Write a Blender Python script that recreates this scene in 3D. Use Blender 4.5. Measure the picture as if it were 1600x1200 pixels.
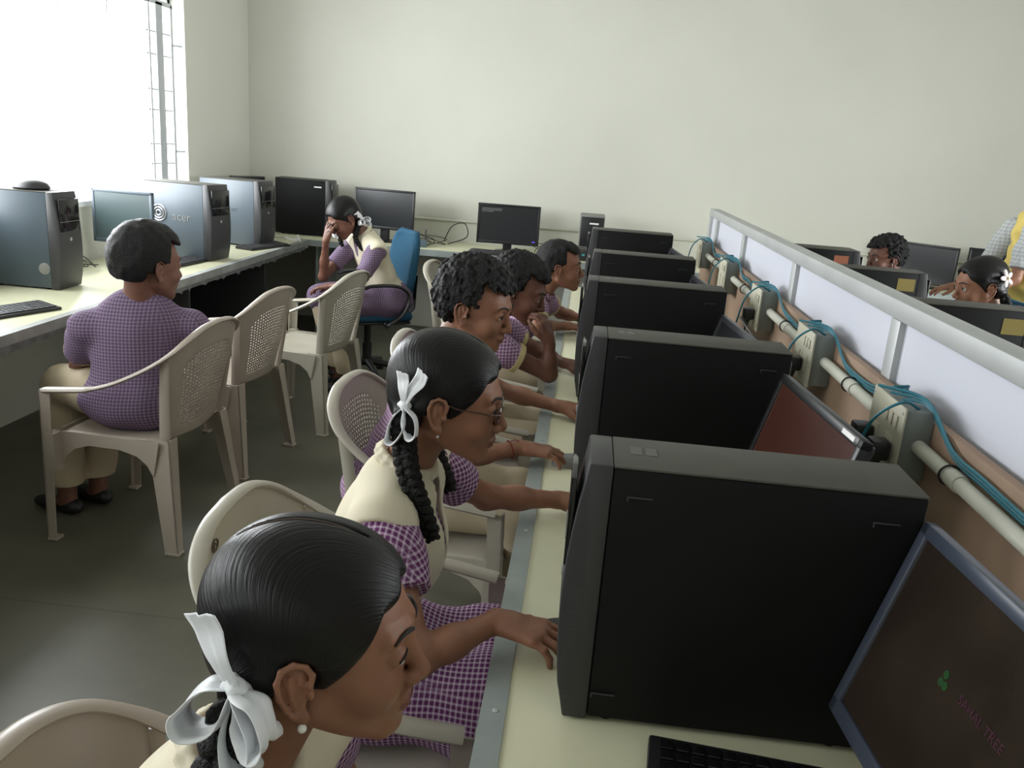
import bpy, bmesh, math, random
import numpy as np
from mathutils import Vector, Matrix

for o in list(bpy.data.objects): bpy.data.objects.remove(o)
S = bpy.context.scene
COL = S.collection
PI = math.pi
R = math.radians
random.seed(4)

# ------------------------------------------------------------------ camera
CAM_H, FPX = 1.58, 1312.0
_d3 = lambda x, y: np.array([x - 800.0, y - 600.0, FPX])
_down = _d3(450, 5200); _down /= np.linalg.norm(_down)
_fw = _d3(925, 235); _fw -= _fw.dot(_down) * _down; _fw /= np.linalg.norm(_fw)
_rt = np.cross(_fw, -_down); _rt = _rt if _rt[0] > 0 else -_rt
_Rw = np.array([_rt, _fw, -_down])
_M = np.eye(4)
_M[:3, 0] = _Rw @ [1, 0, 0]; _M[:3, 1] = _Rw @ [0, -1, 0]; _M[:3, 2] = _Rw @ [0, 0, -1]; _M[2, 3] = CAM_H
cam_d = bpy.data.cameras.new('camera')
cam = bpy.data.objects.new('camera', cam_d); COL.objects.link(cam)
cam.matrix_world = Matrix(_M.tolist())
cam_d.sensor_width = 36; cam_d.lens = FPX / 1600 * 36; cam_d.clip_start = 0.02
S.camera = cam

# ------------------------------------------------------------------ world, daylight, exposure
w = bpy.data.worlds.new('overcast_sky'); S.world = w; w.use_nodes = True
bg = w.node_tree.nodes['Background']
bg.inputs[0].default_value = (0.93, 0.97, 1.0, 1); bg.inputs[1].default_value = 3.2
S.view_settings.view_transform = 'Standard'; S.view_settings.look = 'None'
S.view_settings.gamma = 1; S.view_settings.use_curve_mapping = False
S.view_settings.exposure = 0.25

def window_light(name, loc, rot, sx, sy, power):
    l = bpy.data.lights.new(name, 'AREA'); l.shape = 'RECTANGLE'; l.size = sx; l.size_y = sy
    l.energy = power; l.color = (0.94, 0.975, 1.0)
    o = bpy.data.objects.new(name, l); COL.objects.link(o); o.location = loc; o.rotation_euler = rot
    return o
XW = -2.87          # inner face of the window wall
YW = 7.12           # inner face of the far wall
XR, YB, ZC = 5.2, -3.2, 3.05
WIN = [(3.15, 6.0, 1.08, 2.36), (0.0, 2.4, 1.08, 2.36), (-2.7, -0.5, 1.08, 2.36)]
for i, (y0, y1, z0, z1) in enumerate(WIN):      # first opening is in view; the other two are unseen, added for light
    window_light('daylight', (XW - 0.5, (y0 + y1) / 2, (z0 + z1) / 2), (0, -PI / 2, 0), z1 - z0, y1 - y0, [128, 30, 8][i])
ADDED_RWIN = [(0.8, 3.8, 1.08, 2.36)]  # unseen right-wall opening, added to brighten the left wall and far corner
for y0, y1, z0, z1 in ADDED_RWIN:
    window_light('daylight', (XR + 0.5, (y0 + y1) / 2, (z0 + z1) / 2), (0, PI / 2, 0), z1 - z0, y1 - y0, 250)  # added lamp behind the unseen opening

# ------------------------------------------------------------------ helpers
def tag(o, label=None, cat=None, group=None, kind=None):
    if label: o['label'] = label
    if cat: o['category'] = cat
    if group: o['group'] = group
    if kind: o['kind'] = kind
    return o
def thing(name, label, cat, loc=(0, 0, 0), rz=0, group=None):
    o = bpy.data.objects.new(name, None); COL.objects.link(o)
    o.location = loc; o.rotation_euler = (0, 0, rz); o.empty_display_size = 0.05
    return tag(o, label, cat, group)

_mats = {}
def mat(name, col, rough=0.6, metal=0, spec=0.5, var=0.0, vscale=8, bump=0.0, bscale=60, emit=None, estr=0, trans=0, sheen=0):
    if name in _mats: return _mats[name]
    m = bpy.data.materials.new(name); m.use_nodes = True; _mats[name] = m
    nt = m.node_tree; b = nt.nodes['Principled BSDF']
    c = (*col, 1)
    b.inputs['Base Color'].default_value = c; b.inputs['Roughness'].default_value = rough
    b.inputs['Metallic'].default_value = metal; b.inputs['Specular IOR Level'].default_value = spec
    if trans: b.inputs['Transmission Weight'].default_value = trans
    if sheen: b.inputs['Sheen Weight'].default_value = sheen
    if emit: b.inputs['Emission Color'].default_value = (*emit, 1); b.inputs['Emission Strength'].default_value = estr
    tc = nt.nodes.new('ShaderNodeTexCoord')
    if var:
        n = nt.nodes.new('ShaderNodeTexNoise'); n.inputs['Scale'].default_value = vscale; n.inputs['Detail'].default_value = 5
        nt.links.new(tc.outputs['Object'], n.inputs['Vector'])
        r = nt.nodes.new('ShaderNodeMapRange'); r.inputs[1].default_value = 0.3; r.inputs[2].default_value = 0.7
        r.inputs[3].default_value = 1 - var; r.inputs[4].default_value = 1 + var
        nt.links.new(n.outputs['Fac'], r.inputs[0])
        mx = nt.nodes.new('ShaderNodeVectorMath'); mx.operation = 'SCALE'; mx.inputs[0].default_value = col
        nt.links.new(r.outputs[0], mx.inputs['Scale']); nt.links.new(mx.outputs[0], b.inputs['Base Color'])
    if bump:
        n2 = nt.nodes.new('ShaderNodeTexNoise'); n2.inputs['Scale'].default_value = bscale; n2.inputs['Detail'].default_value = 3
        nt.links.new(tc.outputs['Object'], n2.inputs['Vector'])
        bp = nt.nodes.new('ShaderNodeBump'); bp.inputs['Strength'].default_value = bump; bp.inputs['Distance'].default_value = 0.01
        nt.links.new(n2.outputs['Fac'], bp.inputs['Height']); nt.links.new(bp.outputs[0], b.inputs['Normal'])
    return m

def gingham(name, dark, light, pitch, line=0.45):
    """woven check: two sets of pale stripes crossing on a coloured ground, mapped along the main faces of the cloth"""
    m = bpy.data.materials.new(name); m.use_nodes = True
    nt = m.node_tree; b = nt.nodes['Principled BSDF']; b.inputs['Roughness'].default_value = 0.85
    b.inputs['Specular IOR Level'].default_value = 0.2
    N = nt.nodes.new; L = nt.links.new
    tc = N('ShaderNodeTexCoord'); sp = N('ShaderNodeSeparateXYZ'); L(tc.outputs['Object'], sp.inputs[0])
    sn = N('ShaderNodeSeparateXYZ'); L(tc.outputs['Normal'], sn.inputs[0])
    def M(op, a, b2=None, v=None):
        n = N('ShaderNodeMath'); n.operation = op
        for k, q in enumerate((a, b2)):
            if q is None: continue
            if isinstance(q, (int, float)): n.inputs[k].default_value = q
            else: L(q, n.inputs[k])
        return n.outputs[0]
    st = []
    for ax in range(3):
        f = M('FRACT', M('MULTIPLY', sp.outputs[ax], 1 / pitch))
        t = M('ABSOLUTE', M('SUBTRACT', f, 0.5))
        mr = N('ShaderNodeMapRange'); L(t, mr.inputs[0])
        mr.inputs[1].default_value = line / 2 - 0.06; mr.inputs[2].default_value = line / 2 + 0.06
        mr.inputs[3].default_value = 1; mr.inputs[4].default_value = 0
        st.append(mr.outputs[0])
    wt = [M('POWER', M('ABSOLUTE', sn.outputs[ax]), 10) for ax in range(3)]
    tot = M('ADD', M('ADD', wt[0], wt[1]), M('ADD', wt[2], 1e-5))
    f = None
    for ax in range(3):
        o1, o2 = [k for k in range(3) if k != ax]
        q = M('MULTIPLY', M('DIVIDE', wt[ax], tot), M('ADD', st[o1], st[o2]))
        f = q if f is None else M('ADD', f, q)
    f = M('MULTIPLY', f, 0.5)
    mix = N('ShaderNodeMix'); mix.data_type = 'RGBA'; L(f, mix.inputs[0])
    mix.inputs[6].default_value = (*dark, 1); mix.inputs[7].default_value = (*light, 1)
    L(mix.outputs[2], b.inputs['Base Color'])
    return m

def hair_mat(name, strands=False, scale=90, rough=0.38, col=(0.0045, 0.004, 0.004)):
    m = bpy.data.materials.new(name); m.use_nodes = True
    nt = m.node_tree; b = nt.nodes['Principled BSDF']
    b.inputs['Base Color'].default_value = (*col, 1); b.inputs['Roughness'].default_value = rough
    b.inputs['Specular IOR Level'].default_value = 0.28
    n = nt.nodes.new('ShaderNodeTexNoise'); n.inputs['Detail'].default_value = 4; n.inputs['Scale'].default_value = 1 if strands else scale
    if strands:
        at = nt.nodes.new('ShaderNodeAttribute'); at.attribute_name = 'strand'
        nt.links.new(at.outputs['Vector'], n.inputs['Vector'])
    else:
        tc = nt.nodes.new('ShaderNodeTexCoord'); nt.links.new(tc.outputs['Object'], n.inputs['Vector'])
    bp = nt.nodes.new('ShaderNodeBump'); bp.inputs['Strength'].default_value = 0.6 if strands else 0.9
    bp.inputs['Distance'].default_value = 0.002 if strands else 0.008
    nt.links.new(n.outputs['Fac'], bp.inputs['Height']); nt.links.new(bp.outputs[0], b.inputs['Normal'])
    return m

class MB:
    """collects boxes, tubes, prisms and surfaces; build() links them as one mesh"""
    def __init__(s): s.v = []; s.f = []; s.m = []
    def add(s, vs, fs, mi=0):
        k = len(s.v); s.v += [tuple(map(float, p)) for p in vs]
        s.f += [tuple(k + i for i in f) for f in fs]; s.m += [mi] * len(fs); return s
    def bm(s, bm, M=None, mi=0):
        if M is not None: bm.transform(M)
        bm.verts.ensure_lookup_table()
        s.add([v.co for v in bm.verts], [[v.index for v in f.verts] for f in bm.faces], mi); bm.free(); return s
    def box(s, lo, hi, bev=0.0, mi=0, M=None, seg=2):
        bm = bmesh.new(); bmesh.ops.create_cube(bm, size=1)
        d = [hi[i] - lo[i] for i in range(3)]; c = [(hi[i] + lo[i]) / 2 for i in range(3)]
        for v in bm.verts: v.co = Vector([v.co[i] * d[i] + c[i] for i in range(3)])
        if bev: bmesh.ops.bevel(bm, geom=list(bm.edges), offset=min(bev, min(d) * 0.49), segments=seg, affect='EDGES', profile=0.5)
        bm.verts.index_update(); return s.bm(bm, M, mi)
    def prism(s, pts, axis, a, b, mi=0, M=None, bev=0):
        """polygon pts in the plane across axis, from a to b along it"""
        def P(p, t):
            if axis == 0: return (t, p[0], p[1])
            if axis == 1: return (p[0], t, p[1])
            return (p[0], p[1], t)
        bm = bmesh.new(); n = len(pts)
        A = [bm.verts.new(P(p, a)) for p in pts]; B = [bm.verts.new(P(p, b)) for p in pts]
        bm.faces.new(A[::-1]); bm.faces.new(B)
        for i in range(n): bm.faces.new((A[i], A[(i + 1) % n], B[(i + 1) % n], B[i]))
        bmesh.ops.recalc_face_normals(bm, faces=bm.faces)
        if bev: bmesh.ops.bevel(bm, geom=list(bm.edges), offset=bev, segments=2, affect='EDGES', profile=0.5)
        bm.verts.index_update(); return s.bm(bm, M, mi)
    def tube(s, pts, r, n=10, mi=0, closed=False, prof=None, side=None, cap=True):
        """sweep; r number or list; prof=(a,b) ellipse radii with side vectors for the a axis"""
        P = [np.array(p, float) for p in pts]; m = len(P)
        rr = r if isinstance(r, (list, tuple)) else [r] * m
        T = []
        for i in range(m):
            a = P[(i - 1) % m] if (closed or i > 0) else P[i]; b = P[(i + 1) % m] if (closed or i < m - 1) else P[i]
            t = b - a; T.append(t / (np.linalg.norm(t) + 1e-12))
        up = np.array([0, 0, 1.0]) if abs(T[0][2]) < 0.9 else np.array([1.0, 0, 0])
        u = np.cross(T[0], up); u /= np.linalg.norm(u)
        vs = []
        for i in range(m):
            if side is not None:
                u = np.array(side[i], float); u = u - T[i] * u.dot(T[i]); u /= np.linalg.norm(u)
            else:
                u = u - T[i] * u.dot(T[i]); u /= np.linalg.norm(u)
            w_ = np.cross(T[i], u)
            a_, b_ = (prof[0], prof[1]) if prof else (1, 1)
            for k in range(n):
                th = 2 * PI * k / n
                vs.append(P[i] + rr[i] * (a_ * math.cos(th) * u + b_ * math.sin(th) * w_))
        fs = []
        for i in range(m if closed else m - 1):
            j = (i + 1) % m
            for k in range(n):
                l = (k + 1) % n; fs.append((i * n + k, i * n + l, j * n + l, j * n + k))
        if cap and not closed:
            fs.append(tuple(range(n))[::-1]); fs.append(tuple((m - 1) * n + k for k in range(n)))
        return s.add(vs, fs, mi)
    def lathe(s, prof, c, n=24, mi=0, M=None):
        """prof = [(r,z)...] bottom to top, around a vertical axis at c"""
        vs = []; fs = []
        for r_, z in prof:
            for k in range(n):
                a = 2 * PI * k / n; vs.append((c[0] + r_ * math.cos(a), c[1] + r_ * math.sin(a), c[2] + z))
        for i in range(len(prof) - 1):
            for k in range(n):
                l = (k + 1) % n; fs.append((i * n + k, i * n + l, (i + 1) * n + l, (i + 1) * n + k))
        fs.append(tuple(range(n))[::-1]); fs.append(tuple((len(prof) - 1) * n + k for k in range(n)))
        if M is not None: vs = [M @ Vector(v) for v in vs]
        return s.add(vs, fs, mi)
    def ell(s, c, r, n=16, mi=0):
        bm = bmesh.new(); bmesh.ops.create_uvsphere(bm, u_segments=n, v_segments=max(6, n // 2), radius=1)
        for v in bm.verts: v.co = Vector([v.co[i] * r[i] + c[i] for i in range(3)])
        bm.verts.index_update(); return s.bm(bm, None, mi)
    def grid(s, fn, nu, nv, holes=None, mi=0):
        vs = [fn(i / nu, j / nv) for j in range(nv + 1) for i in range(nu + 1)]
        fs = [(j * (nu + 1) + i, j * (nu + 1) + i + 1, (j + 1) * (nu + 1) + i + 1, (j + 1) * (nu + 1) + i)
              for j in range(nv) for i in range(nu) if not (holes and holes(i, j))]
        return s.add(vs, fs, mi)
    def build(s, name, mats, parent=None, smooth=True, solid=0, ang=40, off=0, sub=0):
        me = bpy.data.meshes.new(name); me.from_pydata(s.v, [], s.f)
        me.validate(clean_customdata=False)
        for m_ in (mats if isinstance(mats, (list, tuple)) else [mats]): me.materials.append(m_)
        if len(me.polygons) == len(s.m): me.polygons.foreach_set('material_index', s.m)
        if smooth:
            me.polygons.foreach_set('use_smooth', [True] * len(me.polygons))
            try: me.set_sharp_from_angle(angle=R(ang))
            except Exception: pass
        me.update()
        o = bpy.data.objects.new(name, me); COL.objects.link(o)
        if parent is not None: o.parent = parent
        if solid:
            md = o.modifiers.new('thickness', 'SOLIDIFY'); md.thickness = solid; md.offset = off
        if sub:
            md = o.modifiers.new('round', 'SUBSURF'); md.levels = sub; md.render_levels = sub
        return o

def spline(pts, n=8):
    """Catmull-Rom through pts"""
    P = [np.array(p, float) for p in pts]; P = [2 * P[0] - P[1]] + P + [2 * P[-1] - P[-2]]
    out = []
    for i in range(1, len(P) - 2):
        for k in range(n):
            t = k / n; a, b, c, d = P[i - 1], P[i], P[i + 1], P[i + 2]
            out.append(0.5 * ((2 * b) + (-a + c) * t + (2 * a - 5 * b + 4 * c - d) * t * t + (-a + 3 * b - 3 * c + d) * t ** 3))
    out.append(P[-2]); return out

def text_obj(name, body, size, m, parent, M, ext=0.0006):
    cu = bpy.data.curves.new(name, 'FONT'); cu.body = body; cu.size = size; cu.extrude = ext; cu.resolution_u = 2
    cu.align_x = 'CENTER'; cu.align_y = 'CENTER'
    t = bpy.data.objects.new(name, cu); COL.objects.link(t)
    me = bpy.data.meshes.new_from_object(t.evaluated_get(bpy.context.evaluated_depsgraph_get()))
    bpy.data.objects.remove(t); me.name = name; me.transform(M); me.materials.clear(); me.materials.append(m)
    o = bpy.data.objects.new(name, me); COL.objects.link(o); o.parent = parent
    return o

def copy_tree(o, loc=None, rz=None, label=None, group=None, parent=None):
    c = o.copy(); COL.objects.link(c)
    if parent is not None: c.parent = parent
    if loc is not None: c.location = loc
    if rz is not None: c.rotation_euler = (0, 0, rz)
    if label: c['label'] = label
    if group: c['group'] = group
    for ch in list(o.children): copy_tree(ch, parent=c)
    return c
# ------------------------------------------------------------------ materials
M_wall = mat('wall_paint', (0.60, 0.60, 0.53), 0.85, var=0.03, vscale=1.2, bump=0.05, bscale=120)
M_ceil = mat('ceiling_paint', (0.62, 0.62, 0.58), 0.9)
M_white = mat('white_paint', (0.78, 0.79, 0.78), 0.6)
M_steel = mat('painted_steel', (0.45, 0.47, 0.48), 0.5)
M_glass = mat('glass', (1, 1, 1), 0.0, trans=1.0)
M_lam = mat('pale_laminate', (0.68, 0.67, 0.47), 0.33, var=0.05, vscale=3)
M_trim = mat('aluminium_trim', (0.33, 0.37, 0.36), 0.42, metal=0.35, var=0.12, vscale=12)
M_trim_dk = mat('worn_trim', (0.30, 0.31, 0.30), 0.55, var=0.22, vscale=9)
M_tape = mat('torn_tape_grey', (0.14, 0.145, 0.15), 0.6, var=0.3, vscale=25)
M_dkpanel = mat('dark_board', (0.045, 0.045, 0.05), 0.7)
M_case = mat('black_case', (0.006, 0.006, 0.0065), 0.6, spec=.2)
M_top = mat('dusty_lit_case_top', (0.070, 0.068, 0.055), 0.75, var=0.08, vscale=20)  # dust grey, with light from above also put into the colour
M_bez = mat('dark_grey_bezel', (0.040, 0.040, 0.043), 0.45)
M_blk = mat('black_plastic', (0.012, 0.012, 0.013), 0.4)
M_gls = mat('gloss_black', (0.008, 0.008, 0.009), 0.12)
M_silver = mat('silver', (0.6, 0.6, 0.62), 0.3, metal=0.9)
M_grey = mat('grey_plastic', (0.22, 0.22, 0.21), 0.5)
M_lbl = mat('white_label', (0.8, 0.8, 0.78), 0.5)
M_yel = mat('yellow_label', (0.26, 0.20, 0.055), 0.6)
M_rib_ = mat('bezel_rib', (0.065, 0.065, 0.07), 0.5)
M_faint = mat('faint_sticker', (0.11, 0.11, 0.10), 0.6)
M_org = mat('orange_label', (0.30, 0.10, 0.05), 0.6)
M_wood = mat('plywood', (0.30, 0.20, 0.135), 0.65, var=0.12, vscale=5)
M_part = mat('white_board', (0.60, 0.61, 0.68), 0.4)
M_cap = mat('partition_aluminium', (0.42, 0.43, 0.43), 0.45, metal=0.2, var=0.08, vscale=6)
M_box = mat('switch_box_grey', (0.20, 0.22, 0.21), 0.55)
M_plate = mat('ivory_plate', (0.48, 0.46, 0.36), 0.5)
M_pvc = mat('pvc_pipe', (0.55, 0.55, 0.47), 0.45, var=0.06)
M_blue = mat('blue_cable', (0.02, 0.15, 0.20), 0.45)
M_chair = mat('cream_plastic', (0.41, 0.35, 0.29), 0.36, var=0.05, vscale=6)
M_chair2 = mat('white_plastic', (0.44, 0.41, 0.34), 0.36, var=0.05, vscale=6)
M_blue_f = mat('blue_fabric', (0.010, 0.075, 0.14), 0.85)

# floor with slab joints
def floor_mat():
    m = bpy.data.materials.new('floor_stone'); m.use_nodes = True; nt = m.node_tree; b = nt.nodes['Principled BSDF']
    N = nt.nodes.new; L = nt.links.new
    tc = N('ShaderNodeTexCoord'); n = N('ShaderNodeTexNoise'); n.inputs['Scale'].default_value = 2.2; n.inputs['Detail'].default_value = 7
    L(tc.outputs['Object'], n.inputs['Vector'])
    cr = N('ShaderNodeValToRGB'); cr.color_ramp.elements[0].color = (0.075, 0.073, 0.052, 1); cr.color_ramp.elements[1].color = (0.135, 0.130, 0.094, 1)
    cr.color_ramp.elements[0].position = 0.3; cr.color_ramp.elements[1].position = 0.72
    L(n.outputs['Fac'], cr.inputs[0])
    br = N('ShaderNodeTexBrick'); br.inputs['Scale'].default_value = 1.0; br.inputs['Mortar Size'].default_value = 0.004
    br.inputs['Brick Width'].default_value = 4.0; br.inputs['Row Height'].default_value = 2.35; br.offset = 0
    br.inputs['Color1'].default_value = (1, 1, 1, 1); br.inputs['Color2'].default_value = (0.93, 0.93, 0.93, 1); br.inputs['Mortar'].default_value = (0.7, 0.7, 0.7, 1)
    L(tc.outputs['Object'], br.inputs['Vector'])
    mx = N('ShaderNodeMix'); mx.data_type = 'RGBA'; mx.blend_type = 'MULTIPLY'; mx.inputs[0].default_value = 1
    L(cr.outputs[0], mx.inputs[6]); L(br.outputs['Color'], mx.inputs[7]); L(mx.outputs[2], b.inputs['Base Color'])
    b.inputs['Roughness'].default_value = 0.42
    return m
def struct(mb, name, m, parent=None, smooth=False):
    o = mb.build(name, m, parent, smooth=smooth)
    if parent is None: o['kind'] = 'structure'
    return o

# ------------------------------------------------------------------ room shell
T = 0.24
struct(MB().box((XW - T, YB - T, -0.1), (XR + T, YW + T, 0)), 'floor', floor_mat())
struct(MB().box((XW - T, YB - T, ZC), (XR + T, YW + T, ZC + 0.1)), 'ceiling', M_ceil)
struct(MB().box((XW - T, YW, 0), (XR + T, YW + T, ZC)), 'wall_far', M_wall)
struct(MB().box((XW - T, YB - T, 0), (XR + T, YB, ZC)), 'wall_behind', M_wall)
def holed_wall(x0, x1, wins):
    mb = MB(); ys = sorted(wins); y = YB
    for (a, b, z0, z1) in ys:
        mb.box((x0, y, 0), (x1, a, ZC)); mb.box((x0, a, 0), (x1, b, z0)); mb.box((x0, a, z1), (x1, b, ZC)); y = b
    return mb.box((x0, y, 0), (x1, YW, ZC))
struct(holed_wall(XW - T, XW, WIN), 'wall_left', M_wall)
struct(holed_wall(XR, XR + T, ADDED_RWIN), 'wall_right', M_wall)

# windows: steel frame, security grille, one casement folded open inside the reveal
def window(n, y0, y1, z0, z1, x):
    e = bpy.data.objects.new('window_%d' % n, None); COL.objects.link(e); e['kind'] = 'structure'
    e.location = (x, (y0 + y1) / 2, z0)
    cy = (y0 + y1) / 2; h = z1 - z0; hw = (y1 - y0) / 2
    mb = MB()
    for a, b in (((-.02, -hw, 0), (.02, -hw + .035, h)), ((-.02, hw - .035, 0), (.02, hw, h)), ((-.02, -hw, 0), (.02, hw, .035)), ((-.02, -hw, h - .035), (.02, hw, h))):
        mb.box(a, b, 0.003)
    mb.build('window_frame', M_white, e)
    return e
w1 = window(1, *WIN[0], XW - 0.12); window(2, *WIN[1], XW - 0.12); window(3, *WIN[2], XW - 0.12)  # only the first is in view; the others frame added light
window(4, *ADDED_RWIN[0], XR + 0.12)  # unseen frame around the added right-hand light
# sill ledge
y0, y1, z0, z1 = WIN[0]; cy = (y0 + y1) / 2; h = z1 - z0
MB().box((0.02, -(y1 - y0) / 2, -0.02), (0.14, (y1 - y0) / 2, 0.012), 0.004).build('window_sill', M_white, w1)
# open casement grille at the far end
gx = 0.06
g = MB()
ya, yb = 5.60 - cy, 5.90 - cy
g.box((gx - .012, yb, .03), (gx + .012, yb + .028, h - .05), .002)
g.box((gx - .012, ya, .03), (gx + .012, ya + .02, h - .05), .002)
g.box((gx - .012, ya + .10, .03), (gx + .012, ya + .19, h - .05), .002)
g.box((gx - .012, ya, h - .07), (gx + .012, yb + .028, h - .04), .002)
g.box((gx - .012, ya, .03), (gx + .012, yb + .028, .06), .002)
for z in (.20, .33, .55, .68, .90, 1.04): g.tube([(gx, ya, z), (gx, yb, z)], 0.006, 8)
g.build('window_casement', M_steel, w1)
st = MB()
for z in (.28, .98): st.tube([(gx + .01, yb + .02, z), (gx + .05, yb + .075, z)], .007, 8)
st.build('casement_stay', M_steel, w1)
# grille bar tops, shortened and tapered to stand in for window glare
fr = MB()
for k in range(13):
    yy = 3.5 + k * 0.165 - cy; ln = 0.12 + 0.07 * ((k * 7) % 3)
    fr.tube([(-.05, yy, h), (-.05, yy, h - ln * .5), (-.05, yy, h - ln)], [.02, .012, .002], 6)
fr.build('glare_cut_bars', M_steel, w1)

# surface conduit along the far wall and skirting
struct(MB().box((XW, YW - .012, 0), (XR, YW, .1)), 'baseboard_far', M_wall)
tag(MB().tube([(-2.6, YW - .014, .93), (XR - .3, YW - .014, .93)], .011, 10).build('wall_conduit', M_pvc),
    'thin white conduit running along the far wall just above the desk', 'conduit')

# ------------------------------------------------------------------ desks
DZ = 0.75
def desk(name, label, cat, group, x0, x1, y0, y1, edges, z=DZ, supports=(), trim=M_trim, screws=()):
    e = thing(name, label, cat, ((x0 + x1) / 2, (y0 + y1) / 2, 0), 0, group)
    cx, cy = (x0 + x1) / 2, (y0 + y1) / 2
    MB().box((x0 - cx, y0 - cy, z - .025), (x1 - cx, y1 - cy, z), .002).build('worktop', M_lam, e)
    for s in edges:
        mb = MB(); t = .0025; wd = .036; drop = .058 if trim is not M_trim else .042
        if s == 'x0': mb.box((x0 - cx - t, y0 - cy, z - drop), (x0 - cx, y1 - cy, z + t)); mb.box((x0 - cx, y0 - cy, z + .0003), (x0 - cx + wd, y1 - cy, z + t))
        if s == 'x1': mb.box((x1 - cx, y0 - cy, z - drop), (x1 - cx + t, y1 - cy, z + t)); mb.box((x1 - cx - wd, y0 - cy, z + .0003), (x1 - cx, y1 - cy, z + t))
        if s == 'y0': mb.box((x0 - cx, y0 - cy - t, z - drop), (x1 - cx, y0 - cy, z + t)); mb.box((x0 - cx, y0 - cy, z + .0003), (x1 - cx, y0 - cy + wd, z + t))
        tr = mb.build('edge_trim', trim, e)
        for q in screws:
            sx = (x0 - cx + .02) if s == 'x0' else (x1 - cx - .02)
            MB().lathe([(.0052, 0), (.0052, .0012), (.003, .0022)], (sx, q - cy, z + t), 12).build('screw', M_steel, tr)
    for b in supports:
        MB().box((b[0] - cx, b[1] - cy, 0), (b[2] - cx, b[3] - cy, z - .025), .002).build('side_panel', b[4], e)
    return e
desk('computer_desk', 'long cream laminate desk with towers, left of the central partition', 'desk', 'central desks', -0.085, 0.75, -1.2, 5.28, ['x0'],
     supports=[(0, a, .70, a + .02, M_dkpanel) for a in (-1.1, .5, 2.1, 3.7, 5.2)], screws=[-.2, .35, .80, 1.09, 1.72, 2.33, 2.95, 3.6, 4.2, 4.8])
desk('computer_desk', 'laminate desk behind the central partition, right side of the room', 'desk', 'central desks', 0.81, 1.64, -1.2, 5.28, ['x1'],
     supports=[(.88, a, 1.58, a + .02, M_dkpanel) for a in (-1.1, .5, 2.1, 3.7, 5.2)])
YD = 6.42
desk('wall_desk', 'long laminate desk under the window with a worn grey edge', 'desk', None, XW + .002, -2.13, -1.5, YD, ['x1'],
     supports=[(XW + .1, a, -2.2, a + .02, M_dkpanel) for a in (.2, 2.2, 4.55, 5.7)] + [(XW + .1, 4.58, XW + .12, 6.4, M_dkpanel)], trim=M_trim_dk)
desk('wall_desk', 'laminate desk along the far wall below the plain painted wall', 'desk', None, XW + .002, 4.6, YD + .001, YW - .002, ['y0'],
     supports=[(a, YD + .1, a + .02, YW - .1, M_trim) for a in (-2.1, -.6, .9, 2.4, 4.0)])
# torn edge tape hanging below the window desk
tp = MB(); random.seed(3)
top = []; bot = []; y = 2.0
while y < 6.35:
    w_ = max(0, math.sin(y * 2.3 + 1) + .5 * math.sin(y * 7.1)); bot.append((y, DZ - .060 - .010 * w_ * random.random() - (.018 * random.random() if random.random() > .8 else 0))); y += random.uniform(.012, .05)
pts = [(2.0, DZ - .04)] + bot + [(6.35, DZ - .04)]
tp.prism(pts, 0, -2.1272, -2.1252)
o = tp.build('torn_tape', M_tape, smooth=False); tag(o, 'strip of torn grey edging tape hanging off the window desk edge', 'tape')

# ------------------------------------------------------------------ central partition
PT = thing('desk_partition', 'low white-panelled aluminium partition with plywood wiring board between the two desks', 'partition', (.78, 2, DZ))
def pl(y): return y - 2
MB().box((-.03, pl(-1.2), .50), (.03, pl(5.3), .545), .004).build('cap_rail', M_cap, PT)
posts = [-.05, 1.0, 2.03, 3.07, 4.11, 5.0]
for y in posts + [-1.15, 5.28]: MB().box((-.028, pl(y - .03), 0), (.028, pl(y + .03), .5), .003).build('post', M_cap, PT)
for a, b in zip([-1.15] + posts, posts + [5.28]): MB().box((-.012, pl(a + .03), 0), (.012, pl(b - .03), .5)).build('panel', M_part, PT)
bd = MB().box((-.052, pl(-1.2), 0), (-.0302, pl(5.25), .36), .002).build('wiring_board', M_wood, PT)
for (yy, t, z, rz) in ((1.93, 'ISI', .335, 0), (2.06, 'J', .20, 0)):
    Mx = Matrix.Translation((-.0526, pl(yy), z)) @ Matrix.Rotation(-PI / 2, 4, 'Z') @ Matrix.Rotation(PI / 2, 4, 'X')
    text_obj('stencil_mark', t, .045, M_dkpanel, bd, Mx, .0004)
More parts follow.
